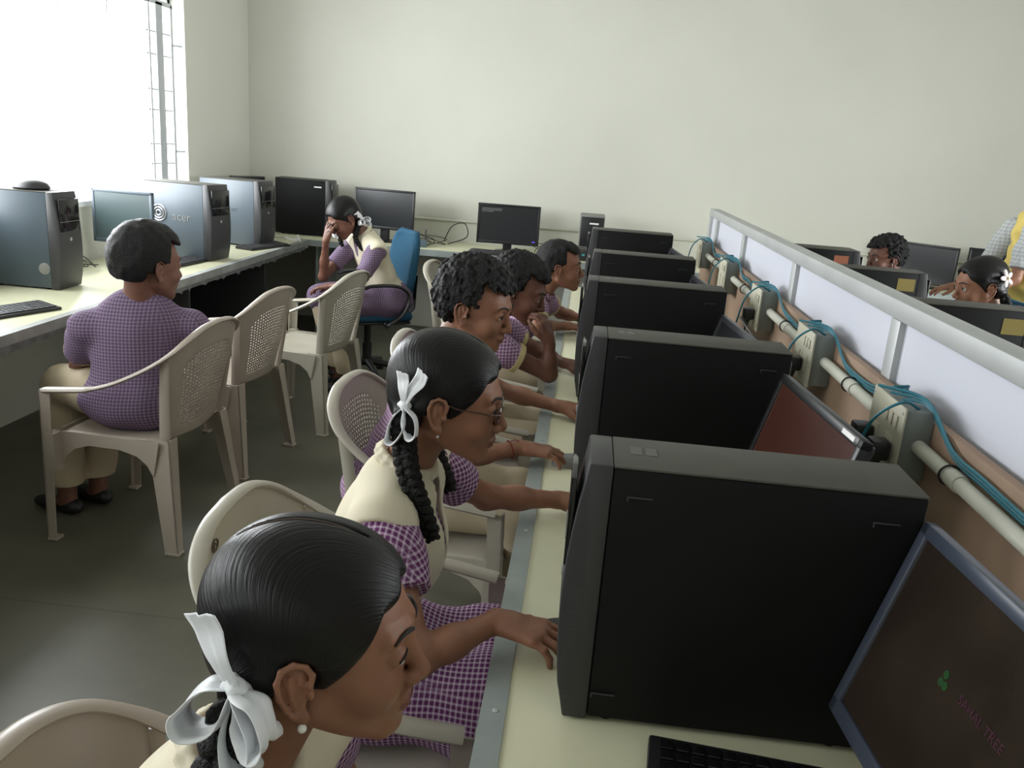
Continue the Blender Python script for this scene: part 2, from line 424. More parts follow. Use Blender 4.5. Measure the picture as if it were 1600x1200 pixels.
# ------------------------------------------------------------------ towers
def tower(label, group, x, y, z, yaw=0, dim=(.455, .125, .415), style='slim', name='computer_tower', stick=None, side=None):
    """front faces local -X; origin at the middle of the base"""
    e = thing(name, label, 'computer', (x, y, z), yaw, group)
    D, W, H = dim; hx, hy = D / 2, W / 2
    f = .008
    sm = side or M_case
    MB().box((-hx + .03, -hy, f), (hx, hy, H - .004), .004).build('case', sm, e)
    MB().box((-hx + .03, -hy - .0005, H - .004), (hx, hy + .0005, H), .0015).build('top_cover', M_top, e)  # thin slab carrying the dusty top colour, lightened as if lit
    ft = MB()
    for sx in (-hx + .06, hx - .06):
        for sy in (-hy + .02, hy - .02): ft.lathe([(.010, 0), (.012, f)], (sx, sy, 0), 12)
    ft.build('foot', M_blk, e)
    # front bezel: bulging outline, tapering in at the base
    n = 14; prof = []
    for i in range(n + 1):
        t = i / n; prof.append((-hx - .004 - .022 * math.sin(PI * min(1, .08 + .95 * t)) ** .8 * (1 if t > .12 else .4 + 5 * t), .004 + (H - .004) * t))
    pts = [(-hx + .0295, .004)] + prof + [(-hx + .0295, H)]
    bz = MB().prism(pts, 1, -hy - .001, hy + .001, bev=.003).build('front_bezel', M_bez, e)
    xb = -hx - .026
    MB().box((xb - .001, -hy + .012, H * .60), (xb + .008, hy - .012, H * .93), .002).build('drive_door', M_gls, e)
    MB().box((xb - .0025, -hy + .014, H * .70), (xb + .006, hy - .014, H * .704), .0004).build('drive_slot', M_grey, e)
    MB().lathe([(.009, 0), (.009, .004), (.007, .005)], (0, 0, 0), 16, M=Matrix.Translation((xb + .003, 0, H * .52)) @ Matrix.Rotation(-PI / 2, 4, 'Y')).build('power_button', M_silver, e)
    # grille ribs on the lower bezel sides
    rb = MB()
    for k in range(44):
        zz = H * (.10 + .010 * k); rb.box((-hx - .014, -hy - .0016, zz), (-hx + .002, -hy - .0008, zz + .0016))
    rb.build('vent_ribs', M_rib_, e, smooth=False)
    # pressed handles on both side covers
    if style == 'slim' and not stick:
        for sy in (-1, 1):
            for px, pz in ((-hx + .07, H - .045), (hx - .05, H - .045), (-hx + .05, .05)):
                s_ = MB()
                y0_, y1_ = sorted((sy * (hy + .0002), sy * (hy + .003)))
                s_.box((px - .018, y0_, pz), (px + .018, y1_, pz + .0022), .0006)
                s_.box((px - .018, y0_, pz - .006), (px - .0155, y1_, pz), .0006)
                s_.build('panel_latch', M_bez, e)
        if stick is None:
            for k in range(2): MB().box((-hx + .055 + k * .022, -.01, H + .0001), (-hx + .071 + k * .022, .022, H + .0006)).build('sticker', M_faint, e, smooth=False)
    if stick:
        m, px = stick
        MB().box((px - .038, -hy - .0012, H - .085), (px + .038, -hy - .0002, H - .03)).build('sticker', m, e, smooth=False)
        MB().box((px - .038, hy + .0002, H - .085), (px + .038, hy + .0012, H - .03)).build('sticker', m, e, smooth=False)
    # back plate
    bp = MB(); bp.box((hx - .0005, -hy + .006, .02), (hx + .0015, hy - .006, H - .02), .0005)
    for k in range(6): bp.box((hx + .001, -hy + .015, .06 + .022 * k), (hx + .0025, hy - .03, .075 + .022 * k))
    bp.build('back_plate', M_silver, e, smooth=False)
    return e
tower('nearest black slim tower with dusty grey top lightened as if lit, in the foreground', 'black towers left of the partition', .27, 1.158, DZ)
tower('black slim tower second from the foreground, beside the dark red screen', 'black towers left of the partition', .277, 1.992, DZ)
tower('black slim tower third from the foreground, left of the partition', 'black towers left of the partition', .262, 2.87, DZ)
tower('black slim tower fourth from the foreground, left of the partition', 'black towers left of the partition', .27, 3.70, DZ, dim=(.43, .13, .415))
tower('farthest black slim tower at the end of the central desk', 'black towers left of the partition', .27, 4.80, DZ, dim=(.44, .15, .415))
# right side, fronts facing +X
tower('dark tower with an orange sticker behind the partition', 'towers right of the partition', 1.30, 4.78, DZ, PI, (.36, .19, .415), stick=(M_org, -.09))
tower('dark tower with a yellow sticker, in front of the boy with dark hair', 'towers right of the partition', 1.325, 3.93, DZ, PI, (.40, .13, .415), stick=(M_yel, -.12))
tower('dark tower with a yellow sticker, in front of the girl with the white hair flower', 'towers right of the partition', 1.345, 3.02, DZ, PI, (.42, .13, .415), stick=(M_yel, -.14))

M_hazy = mat('hazed_blue_grey_case', (0.10, 0.125, 0.15), 0.38)  # window glare haze put into the case colour
M_hazy2 = mat('hazed_slate_case', (0.065, 0.09, 0.115), 0.38)  # darker case colour, same haze from the window mixed in
t1 = tower('large dark haze-tinted slate tower at the left edge of the photo on the window desk', 'towers by the window', -2.655, 3.87, DZ, PI, (.36, .18, .46), 'plain', side=M_hazy2)
t2 = tower('haze-tinted blue-grey tower with a round side vent on the window desk', 'towers by the window', -2.485, 5.14, DZ, PI - R(9), (.44, .21, .46), 'plain', side=M_hazy)
t3 = tower('haze-tinted blue-grey tower behind the one with the round vent', 'towers by the window', -2.49, 5.93, DZ, PI - R(6), (.44, .22, .455), 'plain', side=M_hazy)
t4 = tower('black tower against the far wall beside the room corner', 'towers by the window', -2.275, 6.80, DZ, PI, (.44, .19, .445), 'plain')
# round side vent and embossed logo on t2 (its +Y side faces the camera)
hy = .105
rv = MB()
for r_, t_ in ((.048, .006), (.032, .008), (.016, .010)):
    rv.tube([(.115 + r_ * math.cos(a), hy + t_ - .003, .27 + r_ * math.sin(a)) for a in [2 * PI * k / 28 for k in range(28)]], .0045, 8, closed=True)
rv.build('side_vent', M_silver, t2)
Mx = Matrix.Translation((-.04, hy + .001, .255)) @ Matrix.Rotation(PI, 4, 'Z') @ Matrix.Rotation(PI / 2, 4, 'X')
text_obj('emblem', 'acer', .075, M_grey, t2, Mx, .0015)
text_obj('emblem', 'acer', .06, M_hazy2, t3, Matrix.Translation((-.02, .111, .25)) @ Matrix.Rotation(PI, 4, 'Z') @ Matrix.Rotation(PI / 2, 4, 'X'), .001)
MB().lathe([(.028, 0), (.028, .003), (.02, .005)], (0, 0, 0), 24, M=Matrix.Translation((-.12, .0895, .10)) @ Matrix.Rotation(-PI / 2, 4, 'X')).build('emblem', M_grey, t1)
# small white marks on t4
MB().box((-.16, .0955, .385), (-.10, .0965, .395)).build('label', M_lbl, t4)

# little black tower standing on a light box at the far wall
ub = thing('power_backup', 'light grey backup power box on the far desk under a small dark tower', 'power supply', (.06, 6.72, DZ), 0)
MB().box((-.10, -.15, 0), (.10, .15, .085), .006).build('case', M_blk, ub)
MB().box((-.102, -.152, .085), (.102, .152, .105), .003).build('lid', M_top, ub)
MB().box((-.06, -.153, .04), (-.04, -.149, .055)).build('indicator', mat('teal', (.05, .35, .33), .4), ub)
sp_ = thing('mini_tower', 'small dark tower with a white label, standing on the backup box at the far wall', 'computer', (.055, 6.72, DZ + .105), 0)
MB().box((-.095, -.14, 0), (.095, .14, .245), .006).build('case', M_grey, sp_)
MB().box((-.085, -.146, .008), (.09, -.139, .235), .004).build('front_panel', M_blk, sp_)
MB().box((-.02, -.148, .18), (.05, -.1455, .192)).build('label', M_lbl, sp_)

# ------------------------------------------------------------------ monitors (screen faces local +X)
def monitor(label, group, x, y, z, yaw, w_=.45, h=.285, tilt=0, bottom=.10, scr=None, frame=None, lab=True, stand=True, bz=.018):
    e = thing('monitor', label, 'monitor', (x, y, z), yaw, group)
    fm = frame or M_blk
    Mx = Matrix.Translation((0, 0, bottom)) @ Matrix.Rotation(-tilt, 4, 'Y')
    b = MB(); d0, d1 = -.022, .0
    b.box((d0, -w_ / 2, 0), (d1, w_ / 2, bz + .006), .004, M=Mx); b.box((d0, -w_ / 2, h - bz), (d1, w_ / 2, h), .004, M=Mx)
    b.box((d0, -w_ / 2, 0), (d1, -w_ / 2 + bz, h), .004, M=Mx); b.box((d0, w_ / 2 - bz, 0), (d1, w_ / 2, h), .004, M=Mx)
    b.build('bezel', fm, e)
    b = MB(); b.box((-.034, -w_ / 2 + .006, .006), (-.004 - .012, w_ / 2 - .006, h - .006), .008, M=Mx)
    b.box((-.055, -w_ * .28, .05), (-.03, w_ * .28, h - .05), .012, M=Mx); b.build('back_shell', fm, e)
    s_ = MB().box((-.014, -w_ / 2 + bz * .8, bz * .8), (-.004, w_ / 2 - bz * .8, h - bz * .8), M=Mx).build('screen', scr or M_scr, e, smooth=False)
    if lab: MB().box((-.0002, w_ / 2 - .085, h - .014), (.0008, w_ / 2 - .03, h - .005), M=Mx).build('label', M_lbl, e)
    if stand:
        MB().prism([(-.02, .006), (.02, .006), (.0, bottom + .12), (-.03, bottom + .12)], 1, -.035, .035, bev=.004, M=Matrix.Translation((-.045, 0, 0))).build('stand_neck', fm, e)
        MB().lathe([(.10, 0), (.105, .004), (.10, .009), (.03, .012)], (-.05, 0, 0), 32).build('stand_base', fm, e)
    return e, s_, Mx
M_scr = mat('screen_off', (0.018, 0.020, 0.022), 0.22)
M_scr1 = mat('screen_brown_reflection', (0.030, 0.022, 0.016), 0.14, var=.25, vscale=9)  # brown reflection put into the screen colour
M_scr2 = mat('screen_dark_red', (0.035, 0.014, 0.010), 0.25, emit=(0.5, .15, .10), estr=.035)
M_frm = mat('blue_grey_frame', (0.050, 0.060, 0.085), 0.35)
M_frg = mat('dark_grey_frame', (0.03, 0.032, 0.036), 0.35)
def mon_at(label, group, TL, TR, h, tilt, bz=.02, **k):
    """upright pose given by the two upper corners (left and right as one faces the screen)"""
    TL, TR = Vector(TL), Vector(TR); d = TR - TL; w_ = d.length
    yaw = math.atan2(d.y, d.x) + PI / 2 + PI
    f = Vector((math.cos(yaw), math.sin(yaw), 0)); c = (TL + TR) / 2
    base = c + f * h * math.sin(tilt); bottom = c.z - h * math.cos(tilt) - DZ
    return monitor(label, group, base.x, base.y, DZ, yaw, w_, h, tilt, bottom, bz=bz, **k)
e, s_, Mx = mon_at('nearest monitor with blue-grey frame and brownish reflection-tinted screen, right foreground', 'monitors left of the partition',
                   (.493, 1.09, 1.135), (.533, .65, 1.135), .31, R(15), scr=M_scr1, frame=M_frm, lab=False)
M_pink = mat('pink_text', (0.06, 0.012, 0.03), 0.4); M_leaf = mat('green_logo', (0.012, 0.06, 0.012), 0.4)
Mt = Mx @ Matrix.Translation((-.0035, .032, .176)) @ Matrix.Rotation(PI / 2, 4, 'Z') @ Matrix.Rotation(PI / 2, 4, 'X')
text_obj('screen_text', 'SAHAL TREE', .0165, M_pink, e, Mt, .0002)
lf = MB()
for dy, dz in ((-.048, .023), (-.042, .011), (-.051, .011)):
    lf.lathe([(.0055, 0), (.0055, .0004)], (0, 0, 0), 12, M=Mx @ Matrix.Translation((-.0036, dy, .16 + dz)) @ Matrix.Rotation(PI / 2, 4, 'Y'))
lf.build('screen_logo', M_leaf, e)
mon_at('monitor with a dark red screen and a white label, between the two nearest towers', 'monitors left of the partition',
       (.47, 1.865, 1.135), (.512, 1.415, 1.135), .285, R(15), scr=M_scr2, frame=M_blk)
mon_at('dark monitor with a white label, between the second and third towers', 'monitors left of the partition',
       (.47, 2.75, 1.10), (.51, 2.31, 1.10), .285, R(15), frame=M_frg)
mon_at('dark monitor, between the third and fourth towers', 'monitors left of the partition',
       (.47, 3.60, 1.11), (.51, 3.16, 1.11), .285, R(15), frame=M_frg)
mon_at('silver-edged monitor, between the two farthest towers of the central desk', 'monitors left of the partition',
       (.47, 4.62, 1.11), (.51, 4.18, 1.11), .285, R(15), frame=M_frg)
mon_hazy = mat('screen_hazy', (0.045, 0.07, 0.075), 0.35)  # screen tint with the window haze painted in
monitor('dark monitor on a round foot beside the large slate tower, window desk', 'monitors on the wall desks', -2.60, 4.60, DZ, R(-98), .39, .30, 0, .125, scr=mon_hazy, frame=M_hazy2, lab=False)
monitor('dark monitor in the room corner behind the blue-grey towers', 'monitors on the wall desks', -2.70, 6.66, DZ, R(-40), .30, .28, 0, .155, lab=False)
monitor('dark monitor on the far desk behind the seated girl', 'monitors on the wall desks', -1.61, 6.72, DZ, R(-90 - 7), .505, .315, R(3), .10, lab=False)
e, s_, Mx = monitor('monitor with small grey text at its upper left, middle of the far desk', 'monitors on the wall desks', -.60, 6.70, DZ, R(-90 + 4), .495, .31, R(3), .065, lab=False)
tx = MB(); random.seed(8)
for k in range(3):
    yy = -.215
    while yy < -.215 + (.15 if k < 2 else .09):
        L_ = .008 + random.random() * .016; tx.box((-.0042, yy, .268 - k * .011), (-.0036, yy + L_, .273 - k * .011), M=Mx); yy += L_ + .005
tx.build('screen_text', M_grey, e, smooth=False)
MB().box((-.0042, .195, .026), (-.0034, .218, .036), M=Mx).build('power_light', mat('violet_led', (.05, .03, .4), .4, emit=(.2, .12, 1), estr=.35), e, smooth=False)
monitor('monitor at the far right desk, partly behind the boy with dark hair', 'monitors at the far right', 2.63, 6.72, DZ, R(-90 - 44), .44, .30, 0, .03, lab=False)
monitor('monitor at the far right desk, behind the girl with the white hair flower', 'monitors at the far right', 3.17, 6.72, DZ, R(-90 - 10), .46, .30, 0, .03, lab=False)

# black lumpy cap on the window tower
cp = MB().lathe([(.075, 0), (.082, .012), (.070, .038), (.045, .055), (.01, .062)], (0, 0, 0), 20).build('cap', M_blk)
cp.location = (-2.63, 3.87, DZ + .46); cp.scale = (1.05, .9, .8)
tag(cp, 'small dark rounded cap lying on top of the large slate tower', 'cap')

# ------------------------------------------------------------------ keyboards and mice
def keyboard(label, x, y, yaw, detail=False, group='keyboards', m=None, z=DZ, w_=.44, d=.145):
    e = thing('keyboard', label, 'keyboard', (x, y, z), yaw, group)
    MB().prism([(-d / 2, 0), (d / 2, 0), (d / 2, .020), (d / 2 - .01, .024), (-d / 2, .013)], 0, -w_ / 2, w_ / 2, bev=.004).build('housing', m or M_blk, e)
    rows = 6; cols = 17; kw = (w_ - .03) / cols; kd = (d - .025) / rows
    blk = MB()
    for r_ in range(rows):
        zt = .0135 + .0095 * (r_ + .5) / rows
        c = 0
        while c < cols:
            n = 1
            if r_ == 0 and c == 4: n = 6
            if r_ in (1, 2, 3) and c in (0, 12): n = 2
            mb = MB() if detail else blk
            x0_ = -w_ / 2 + .015 + c * kw; y0_ = -d / 2 + .010 + r_ * kd
            mb.box((x0_ + .0012, y0_ + .0012, zt - .002), (x0_ + n * kw - .0012, y0_ + kd - .0012, zt + .006), .0018)
            if detail: mb.build('key', M_gls, e)
            c += n
    if not detail: blk.build('keys', M_bez, e)
    return e
kn = keyboard('black keyboard in the foreground in front of the nearest monitor', .315, .925, R(-8), True, w_=.40)
kn.rotation_euler[2] = R(-6); kn.location = (.355, .965, DZ)
keyboard('dark keyboard at the left edge of the photo on the window desk', -2.36, 3.22, R(70))
keyboard('dark keyboard behind the boy seated at the window desk', -2.38, 4.82, R(84), w_=.40)
keyboard('dark keyboard on the window desk near the room corner', -2.25, 5.82, R(72), w_=.42)
keyboard('dark keyboard in front of the middle monitor on the far desk', -.66, 6.52, R(-4), w_=.44)
for k, (yy, nm) in enumerate(((1.66, 'second'), (2.50, 'third'), (3.35, 'fourth'))):
    keyboard('black keyboard lying on the desk just in front of the %s tower' % nm, .27, yy, R(-88), group='keyboards on the central desk', w_=.42)
def mouse(label, x, y, yaw, m=None):
    e = thing('mouse', label, 'mouse', (x, y, DZ), yaw, 'computer mice')
    b = MB(); b.grid(lambda u, v: (.055 * math.cos(PI * v) * (1 if True else 0), .030 * math.sin(PI * v) * math.cos(PI * u) * .98, .001 + .032 * math.sin(PI * v) ** .8 * math.sin(PI * u) ** .8), 16, 16)
    b.build('shell', m or M_blk, e); MB().box((.018, -.0025, .024), (.034, .0025, .031), .001).build('scroll_wheel', M_grey, e); return e
mouse('black mouse on the desk edge by the third tower', .03, 2.64, R(20))
mouse('grey mouse under the hand of the boy with the red thread bracelet', .025, 2.16, R(10), M_grey)
mouse('dark mouse under the right hand of the girl with glasses', .025, 1.315, R(10))

# ------------------------------------------------------------------ wiring on the partition
def switch_box(label, y0, y1, plug=1):
    yc = (y0 + y1) / 2; hw = (y1 - y0) / 2
    e = thing('switch_box', label, 'switch box', (.7279 - .030, yc, .985), 0, 'switch boxes on the partition')
    MB().box((-.028, -hw, 0), (.0299, hw, .145), .003).build('box', M_box, e)
    pltt = MB().box((-.033, -hw - .006, -.005), (-.028, hw + .006, .150), .0015).build('face_plate', M_plate, e)
    for sy in (-1, 1):
        for sz in (.006, .139):
            MB().lathe([(.004, 0), (.003, .0015)], (0, 0, 0), 10, M=Matrix.Translation((-.033, sy * (hw - .004), sz)) @ Matrix.Rotation(-PI / 2, 4, 'Y')).build('screw', M_steel, e)
    for k in range(3): MB().box((-.037, -hw + .02 + k * .028, .100), (-.033, -hw + .038 + k * .028, .127), .0015).build('switch', M_plate, e)
    for k in range(2):
        yy = -hw * .45 + k * hw
        MB().box((-.035, yy - .022, .025), (-.033, yy + .022, .08), .002).build('socket', M_plate, e)
    return e
bx = [(1.655, 1.83), (2.36, 2.54), (3.12, 3.30), (3.95, 4.13), (4.85, 5.03), (.55, .77)]
nm = ['grey switch box with two black plugs, nearest on the partition', 'grey switch box second along the partition from the foreground',
      'grey switch box third along the partition, with one black plug', 'grey switch box fourth along the partition from the foreground', 'farthest grey switch box at the end of the partition',
      'grey switch box beyond the right edge of the foreground']
for (a, b), n_ in zip(bx[:5], nm): switch_box(n_, a, b)
def plug(label, y, z, x=.662, drop=.20, sweep=-.12):
    e = thing('power_plug', label, 'plug', (x, y, z), 0, 'black power plugs')
    mb = MB(); mb.box((-.040, -.022, -.020), (-.0005, .022, .022), .007); mb.tube([(-.022, 0, -.016), (-.024, 0, -.048)], [.013, .007], 12)
    mb.build('plug_body', M_blk, e)
    P = spline([(-.024, 0, -.045), (-.027, -.004, -.09), (-.02, -.01, -.16), (-.03, sweep, -(z - DZ) + .006)], 8)
    MB().tube(P, .0035, 8).build('cord', M_blk, e)
plug('black plug in the nearest switch box, left one', 1.80, 1.035)
plug('black plug in the nearest switch box, right one', 1.69, 1.035)
plug('black plug in the third switch box along the partition', 3.18, 1.035)
plug('black plug in the second switch box along the partition', 2.44, 1.03)
segs = [(.2, 1.655), (1.83, 2.36), (2.54, 3.12), (3.30, 3.95), (4.13, 4.85)]
for k, (a, b) in enumerate(segs):
    e = thing('conduit_pipe', ['off-white pipe entering the nearest switch box from the foreground', 'off-white pipe between the first and second switch boxes', 'off-white pipe between the second and third switch boxes',
                               'off-white pipe between the third and fourth switch boxes', 'off-white pipe between the two farthest switch boxes'][k], 'pipe', (.706, (a + b) / 2, 1.058), 0, 'pvc conduit on the partition')
    h_ = (b - a) / 2; MB().tube([(0, -h_ + .001, 0), (0, h_ - .001, 0)], .0145, 18).build('pipe', M_pvc, e)
    for q in ([-h_ * .15, h_ * .75] if b - a > 1 else [0]):
        MB().tube([(0, q - .02, 0), (0, q + .02, 0)], .0172, 18).build('coupler', M_pvc, e)
        MB().tube([(.0190 * math.cos(t_), q + .03, .0190 * math.sin(t_)) for t_ in np.linspace(0, 2 * PI, 20, endpoint=False)], .0022, 6, closed=True).build('cable_tie', M_blk, e)
random.seed(11)
for k, (a, b) in enumerate(segs):
    for j in range(3):
        pts = []; n_ = max(4, int((b - a) / .12))
        z_end = 1.14
        for i in range(n_ + 1):
            t_ = i / n_; yy = a + (b - a) * t_
            zz = 1.078 + .0085 * j + .008 * math.sin(7 * t_ + k)
            xx = .7235 - .004 * j
            if i == 0: zz = 1.133 + .0075 * j; yy = a - .02 * j
            if i == n_: zz = 1.133 + .0075 * j; yy = b + .03
            pts.append((xx, yy, zz))
        pts = [(.705 - .012 * j, a - .10 + .02 * j, 1.134 + .0075 * j)] + pts + [(.69 - .02 * j, b + .08 + .02 * j, 1.134 + .0075 * j)]
        o = MB().tube(spline(pts, 6), .0032, 8).build('network_cable', M_blue)
        tag(o, 'blue network cable tied along the pipe %s' % ['nearest the camera', 'between the first and second switch boxes', 'between the second and third switch boxes', 'between the third and fourth switch boxes', 'between the two farthest switch boxes'][k], 'cable', 'blue cables, run %d of the partition' % (k + 1))
    o = MB().tube(spline([(.70, b + .02, 1.131), (.655, b - .01, 1.15), (.615, b + .02, 1.10), (.60, b + .05, 1.0)], 8), .0032, 8).build('loose_cable', M_blue)
    tag(o, 'loose end of blue cable hanging before the %s switch box' % ['nearest', 'second', 'third', 'fourth', 'farthest'][k], 'cable', 'loose blue cable ends')
for k, pts in enumerate([[(.632, 2.42, 1.0), (.60, 2.30, .93), (.58, 2.1, .97), (.66, 2.0, .93)], [(.64, 3.15, 1.0), (.58, 3.0, 1.05), (.62, 2.8, 1.0), (.66, 2.62, 1.0)]]):
    tag(MB().tube(spline(pts, 10), .003, 8).build('black_cord', M_blk), 'thin black cord looping in front of the %s switch box' % ['second', 'third'][k], 'cable', 'loose black cords')
# white papers / adapters behind the monitors
for k, (y_, ln) in enumerate(((2.05, .20), (2.9, .14), (3.72, .16))):
    o = MB().box((.56, y_ - ln / 2, DZ), (.70, y_ + ln / 2, DZ + .06), .01).build('adapter_box', M_lbl)
    tag(o, 'white box on the desk behind the %s monitor against the wiring board' % ['dark red screen', 'third', 'fourth'][k], 'box', 'white boxes behind the monitors')

# cable tangles on the wall desks
def tangle(label, cx, cy, sx, sy, n, m, seed, r=.003, zmax=.06, cat='cable'):
    random.seed(seed)
    pts = [(cx + random.uniform(-sx, sx), cy + random.uniform(-sy, sy), DZ + r + random.uniform(0, 1) ** 2 * zmax) for _ in range(n)]
    tag(MB().tube(spline(pts, 8), r, 7).build('cable_tangle', m), label, cat, 'cable tangles on the desks')
tangle('white tangled cable beside the far blue-grey tower', -2.2, 6.30, .10, .08, 9, M_lbl, 1)
tangle('dark tangled cable right of the monitor behind the seated girl', -1.25, 6.78, .14, .10, 12, M_blk, 2, zmax=.14)
tangle('dark tangled cable right of the middle monitor on the far desk', -.28, 6.65, .14, .14, 12, M_blk, 5, zmax=.1)
tangle('dark tangled cable behind the window desk monitor', -2.68, 4.30, .08, .14, 10, M_blk, 6, zmax=.12)
tangle('dark tangled cable near the girl with the white hair flower', 2.3, 6.7, .2, .1, 10, M_blk, 9, zmax=.08)
rt = thing('modem', 'small blue-grey modem box on the far desk right of the seated girl', 'modem', (-1.32, 6.62, DZ), R(8))
MB().box((-.09, -.06, 0), (.09, .06, .05), .008).build('housing', mat('modem_blue', (.10, .14, .18), .5), rt)
MB().tube([(.07, .05, .04), (.075, .06, .13)], .006, 8).build('antenna', M_blk, rt)
tag(MB().tube(spline([(-1.15, 6.95, .77), (-1.08, 6.9, .90), (-.98, 6.92, .93), (-.96, 6.95, .82), (-1.1, 6.85, .76)], 10), .004, 8).build('looped_cord', M_blk), 'black cord looping up beside the modem on the far desk', 'cable')

# ------------------------------------------------------------------ monobloc chairs (face local +X)
RIM = spline([(-.315, 0, .862), (-.312, .10, .853), (-.295, .18, .822), (-.255, .235, .775), (-.195, .262, .730), (-.125, .277, .690), (-.05, .284, .655),
              (.03, .286, .630), (.11, .285, .618), (.212, .276, .604)], 6)
def plastic_chair(label, x, y, yaw, m, mark=False, lattice=(.10, .80), group='plastic armchairs'):
    e = thing('plastic_chair', label, 'chair', (x, y, 0), yaw, group)
    # seat
    def seat(u, v):
        x_ = -.205 + .43 * u; hw = .205 + .03 * u; y_ = (2 * v - 1) * hw
        z_ = .435 - .016 * (1 - (2 * v - 1) ** 2) * math.sin(PI * min(1, u * 1.1)) - (.030 * max(0, (u - .86) / .14) ** 2) - .006 * abs(2 * v - 1) ** 8
        return (x_, y_, z_)
    MB().grid(seat, 24, 20).build('seat', m, e, solid=.005)
    # backrest: shell from the seat up to the rim, pierced with rows of square holes
    rp = [p for p in RIM if p[0] < -.24]
    half = [np.array(p) for p in rp]
    full = [np.array((p[0], -p[1], p[2])) for p in half[::-1]] + half[1:]
    cum = [0]
    for a, b in zip(full, full[1:]): cum.append(cum[-1] + np.linalg.norm(b - a))
    def rimp(u):
        s_ = u * cum[-1]
        for i in range(len(full) - 1):
            if cum[i + 1] >= s_ - 1e-9:
                t_ = (s_ - cum[i]) / (cum[i + 1] - cum[i] + 1e-12); return full[i] * (1 - t_) + full[i + 1] * t_
        return full[-1]
    def back(u, v):
        a = np.array((-.195 - .03 * math.cos((u - .5) * PI), (2 * u - 1) * .178, .428)); b = rimp(u)
        p = a * (1 - v) + b * v; p[0] += -.012 * math.sin(PI * v) * math.cos((u - .5) * PI); return p
    nu, nv = 56, 60
    lo_, hi_ = lattice
    MB().grid(back, nu, nv, holes=lambda i, j: lo_ * nv < j < hi_ * nv and 6 < i < nu - 7 and i % 2 == 1 and j % 2 == 1 and ((i - nu / 2) / (nu * .44)) ** 2 + (max(0, j / nv - .55) / (hi_ - .52)) ** 2 < 1).build('backrest', m, e, solid=.0045, ang=60)
    # rolled rim running down into both arms
    path = [np.array((p[0], -p[1], p[2])) for p in RIM[::-1]] + [np.array(p) for p in RIM[1:]]
    side = []
    for i, p in enumerate(path):
        a = path[max(0, i - 1)]; b = path[min(len(path) - 1, i + 1)]; t_ = b - a
        s_ = np.array((t_[1], -t_[0], 0)); side.append(s_ / (np.linalg.norm(s_) + 1e-9))
    n_ = len(path)
    rr = [1.0 if i > 12 and i < n_ - 13 else 1.35 for i in range(n_)]
    MB().tube(path, rr, 12, prof=(.017, .008), side=side).build('armrest', m, e)
    # legs with an L section, front ones rise to the arm
    for sy in (-1, 1):
        def leg(px0, pz0, w0, px1, pz1, w1_, y0_, y1_, inner):
            mb = MB(); t_ = .005
            vs = []
            for (xx, zz, ww, yy) in ((px0, pz0, w0, y0_), (px1, pz1, w1_, y1_)):
                vs += [(xx, yy * sy, zz), (xx + ww, yy * sy, zz), (xx + ww, (yy - t_) * sy, zz), (xx, (yy - t_) * sy, zz)]
            fs = [(0, 1, 5, 4), (1, 2, 6, 5), (2, 3, 7, 6), (3, 0, 4, 7), (3, 2, 1, 0), (4, 5, 6, 7)]
            mb.add(vs, fs)
            vs = []
            for (xx, zz, ww, yy) in ((px0, pz0, w0, y0_), (px1, pz1, w1_, y1_)):
                ex = xx + (ww if inner < 0 else 0); dx = -t_ if inner < 0 else t_
                dy = .7 * ww
                vs += [(ex, yy * sy, zz), (ex + dx, yy * sy, zz), (ex + dx, (yy - dy) * sy, zz), (ex, (yy - dy) * sy, zz)]
            mb.add(vs, fs)
            bm = bmesh.new(); me = bpy.data.meshes.new('t'); me.from_pydata(mb.v, [], mb.f); bm.from_mesh(me); bmesh.ops.recalc_face_normals(bm, faces=bm.faces); bpy.data.meshes.remove(me)
            out = MB(); bm.verts.index_update(); out.bm(bm)
            out.box((px1 - .003, sy * (y1_ - .02) - .022, pz1), (px1 + w1_ + .003, sy * (y1_ - .02) + .022, pz1 + .012), .003)
            return out
        leg(.190, .605, .045, .215, 0, .034, .284, .278, -1).build('leg', m, e, smooth=False)
        leg(-.230, .44, .085, -.275, 0, .052, .222, .262, 1).build('leg', m, e, smooth=False)
        # side apron with its arch, and the strut joining seat to rear leg
        top = [(.21, .437), (-.20, .437)]
        arch = [(-.175, .30), (-.15, .345), (-.11, .375), (-.04, .392), (.08, .392), (.14, .372), (.175, .34), (.198, .29), (.222, .29)]
        MB().prism(top + arch, 1, sy * .236 - .003, sy * .236 + .003).build('apron', m, e, smooth=False)
        MB().prism([(.19, .29), (.23, .29), (.225, .437), (.19, .437)], 1, sy * .232, sy * .2835).build('apron_joint', m, e, smooth=False)
        # strut from the seat back up to the arm curve
        MB().tube([(-.20, sy * .195, .43), (-.22, sy * .222, .60), (-.238, sy * .240, .752)], [1, .9, .8], 8, prof=(.022, .006), side=[(1, 0, 0)] * 3).build('back_post', m, e)
    MB().prism([(-.2, .437), (.2, .437), (.2, .40), (.14, .385), (-.14, .385), (-.2, .40)], 0, .212, .217).build('apron', m, e, smooth=False)
    if mark:
        pts = [(-.2905 - 0 * k, -.105 + .016 * math.cos(a) * (1 - .3 * k), .785 + .02 * math.sin(a) * (1 - .3 * k)) for k in (0,) for a in np.linspace(0, 2 * PI, 22, endpoint=False)]
        u_, v_ = .30, .90
        def onb(du, dv):
            p = back(.33 + du, .90 + dv); return (p[0] + .004, p[1], p[2])
        MB().tube([onb(.028 * math.cos(a), .022 * math.sin(a)) for a in np.linspace(0, 2 * PI, 24, endpoint=False)], .0016, 6, closed=True).tube([onb(-.02, -.01), onb(0, .012), onb(.02, -.012)], .0016, 6).build('stamped_mark', mat('stamp', (.12, .09, .06), .7), e)
    return e
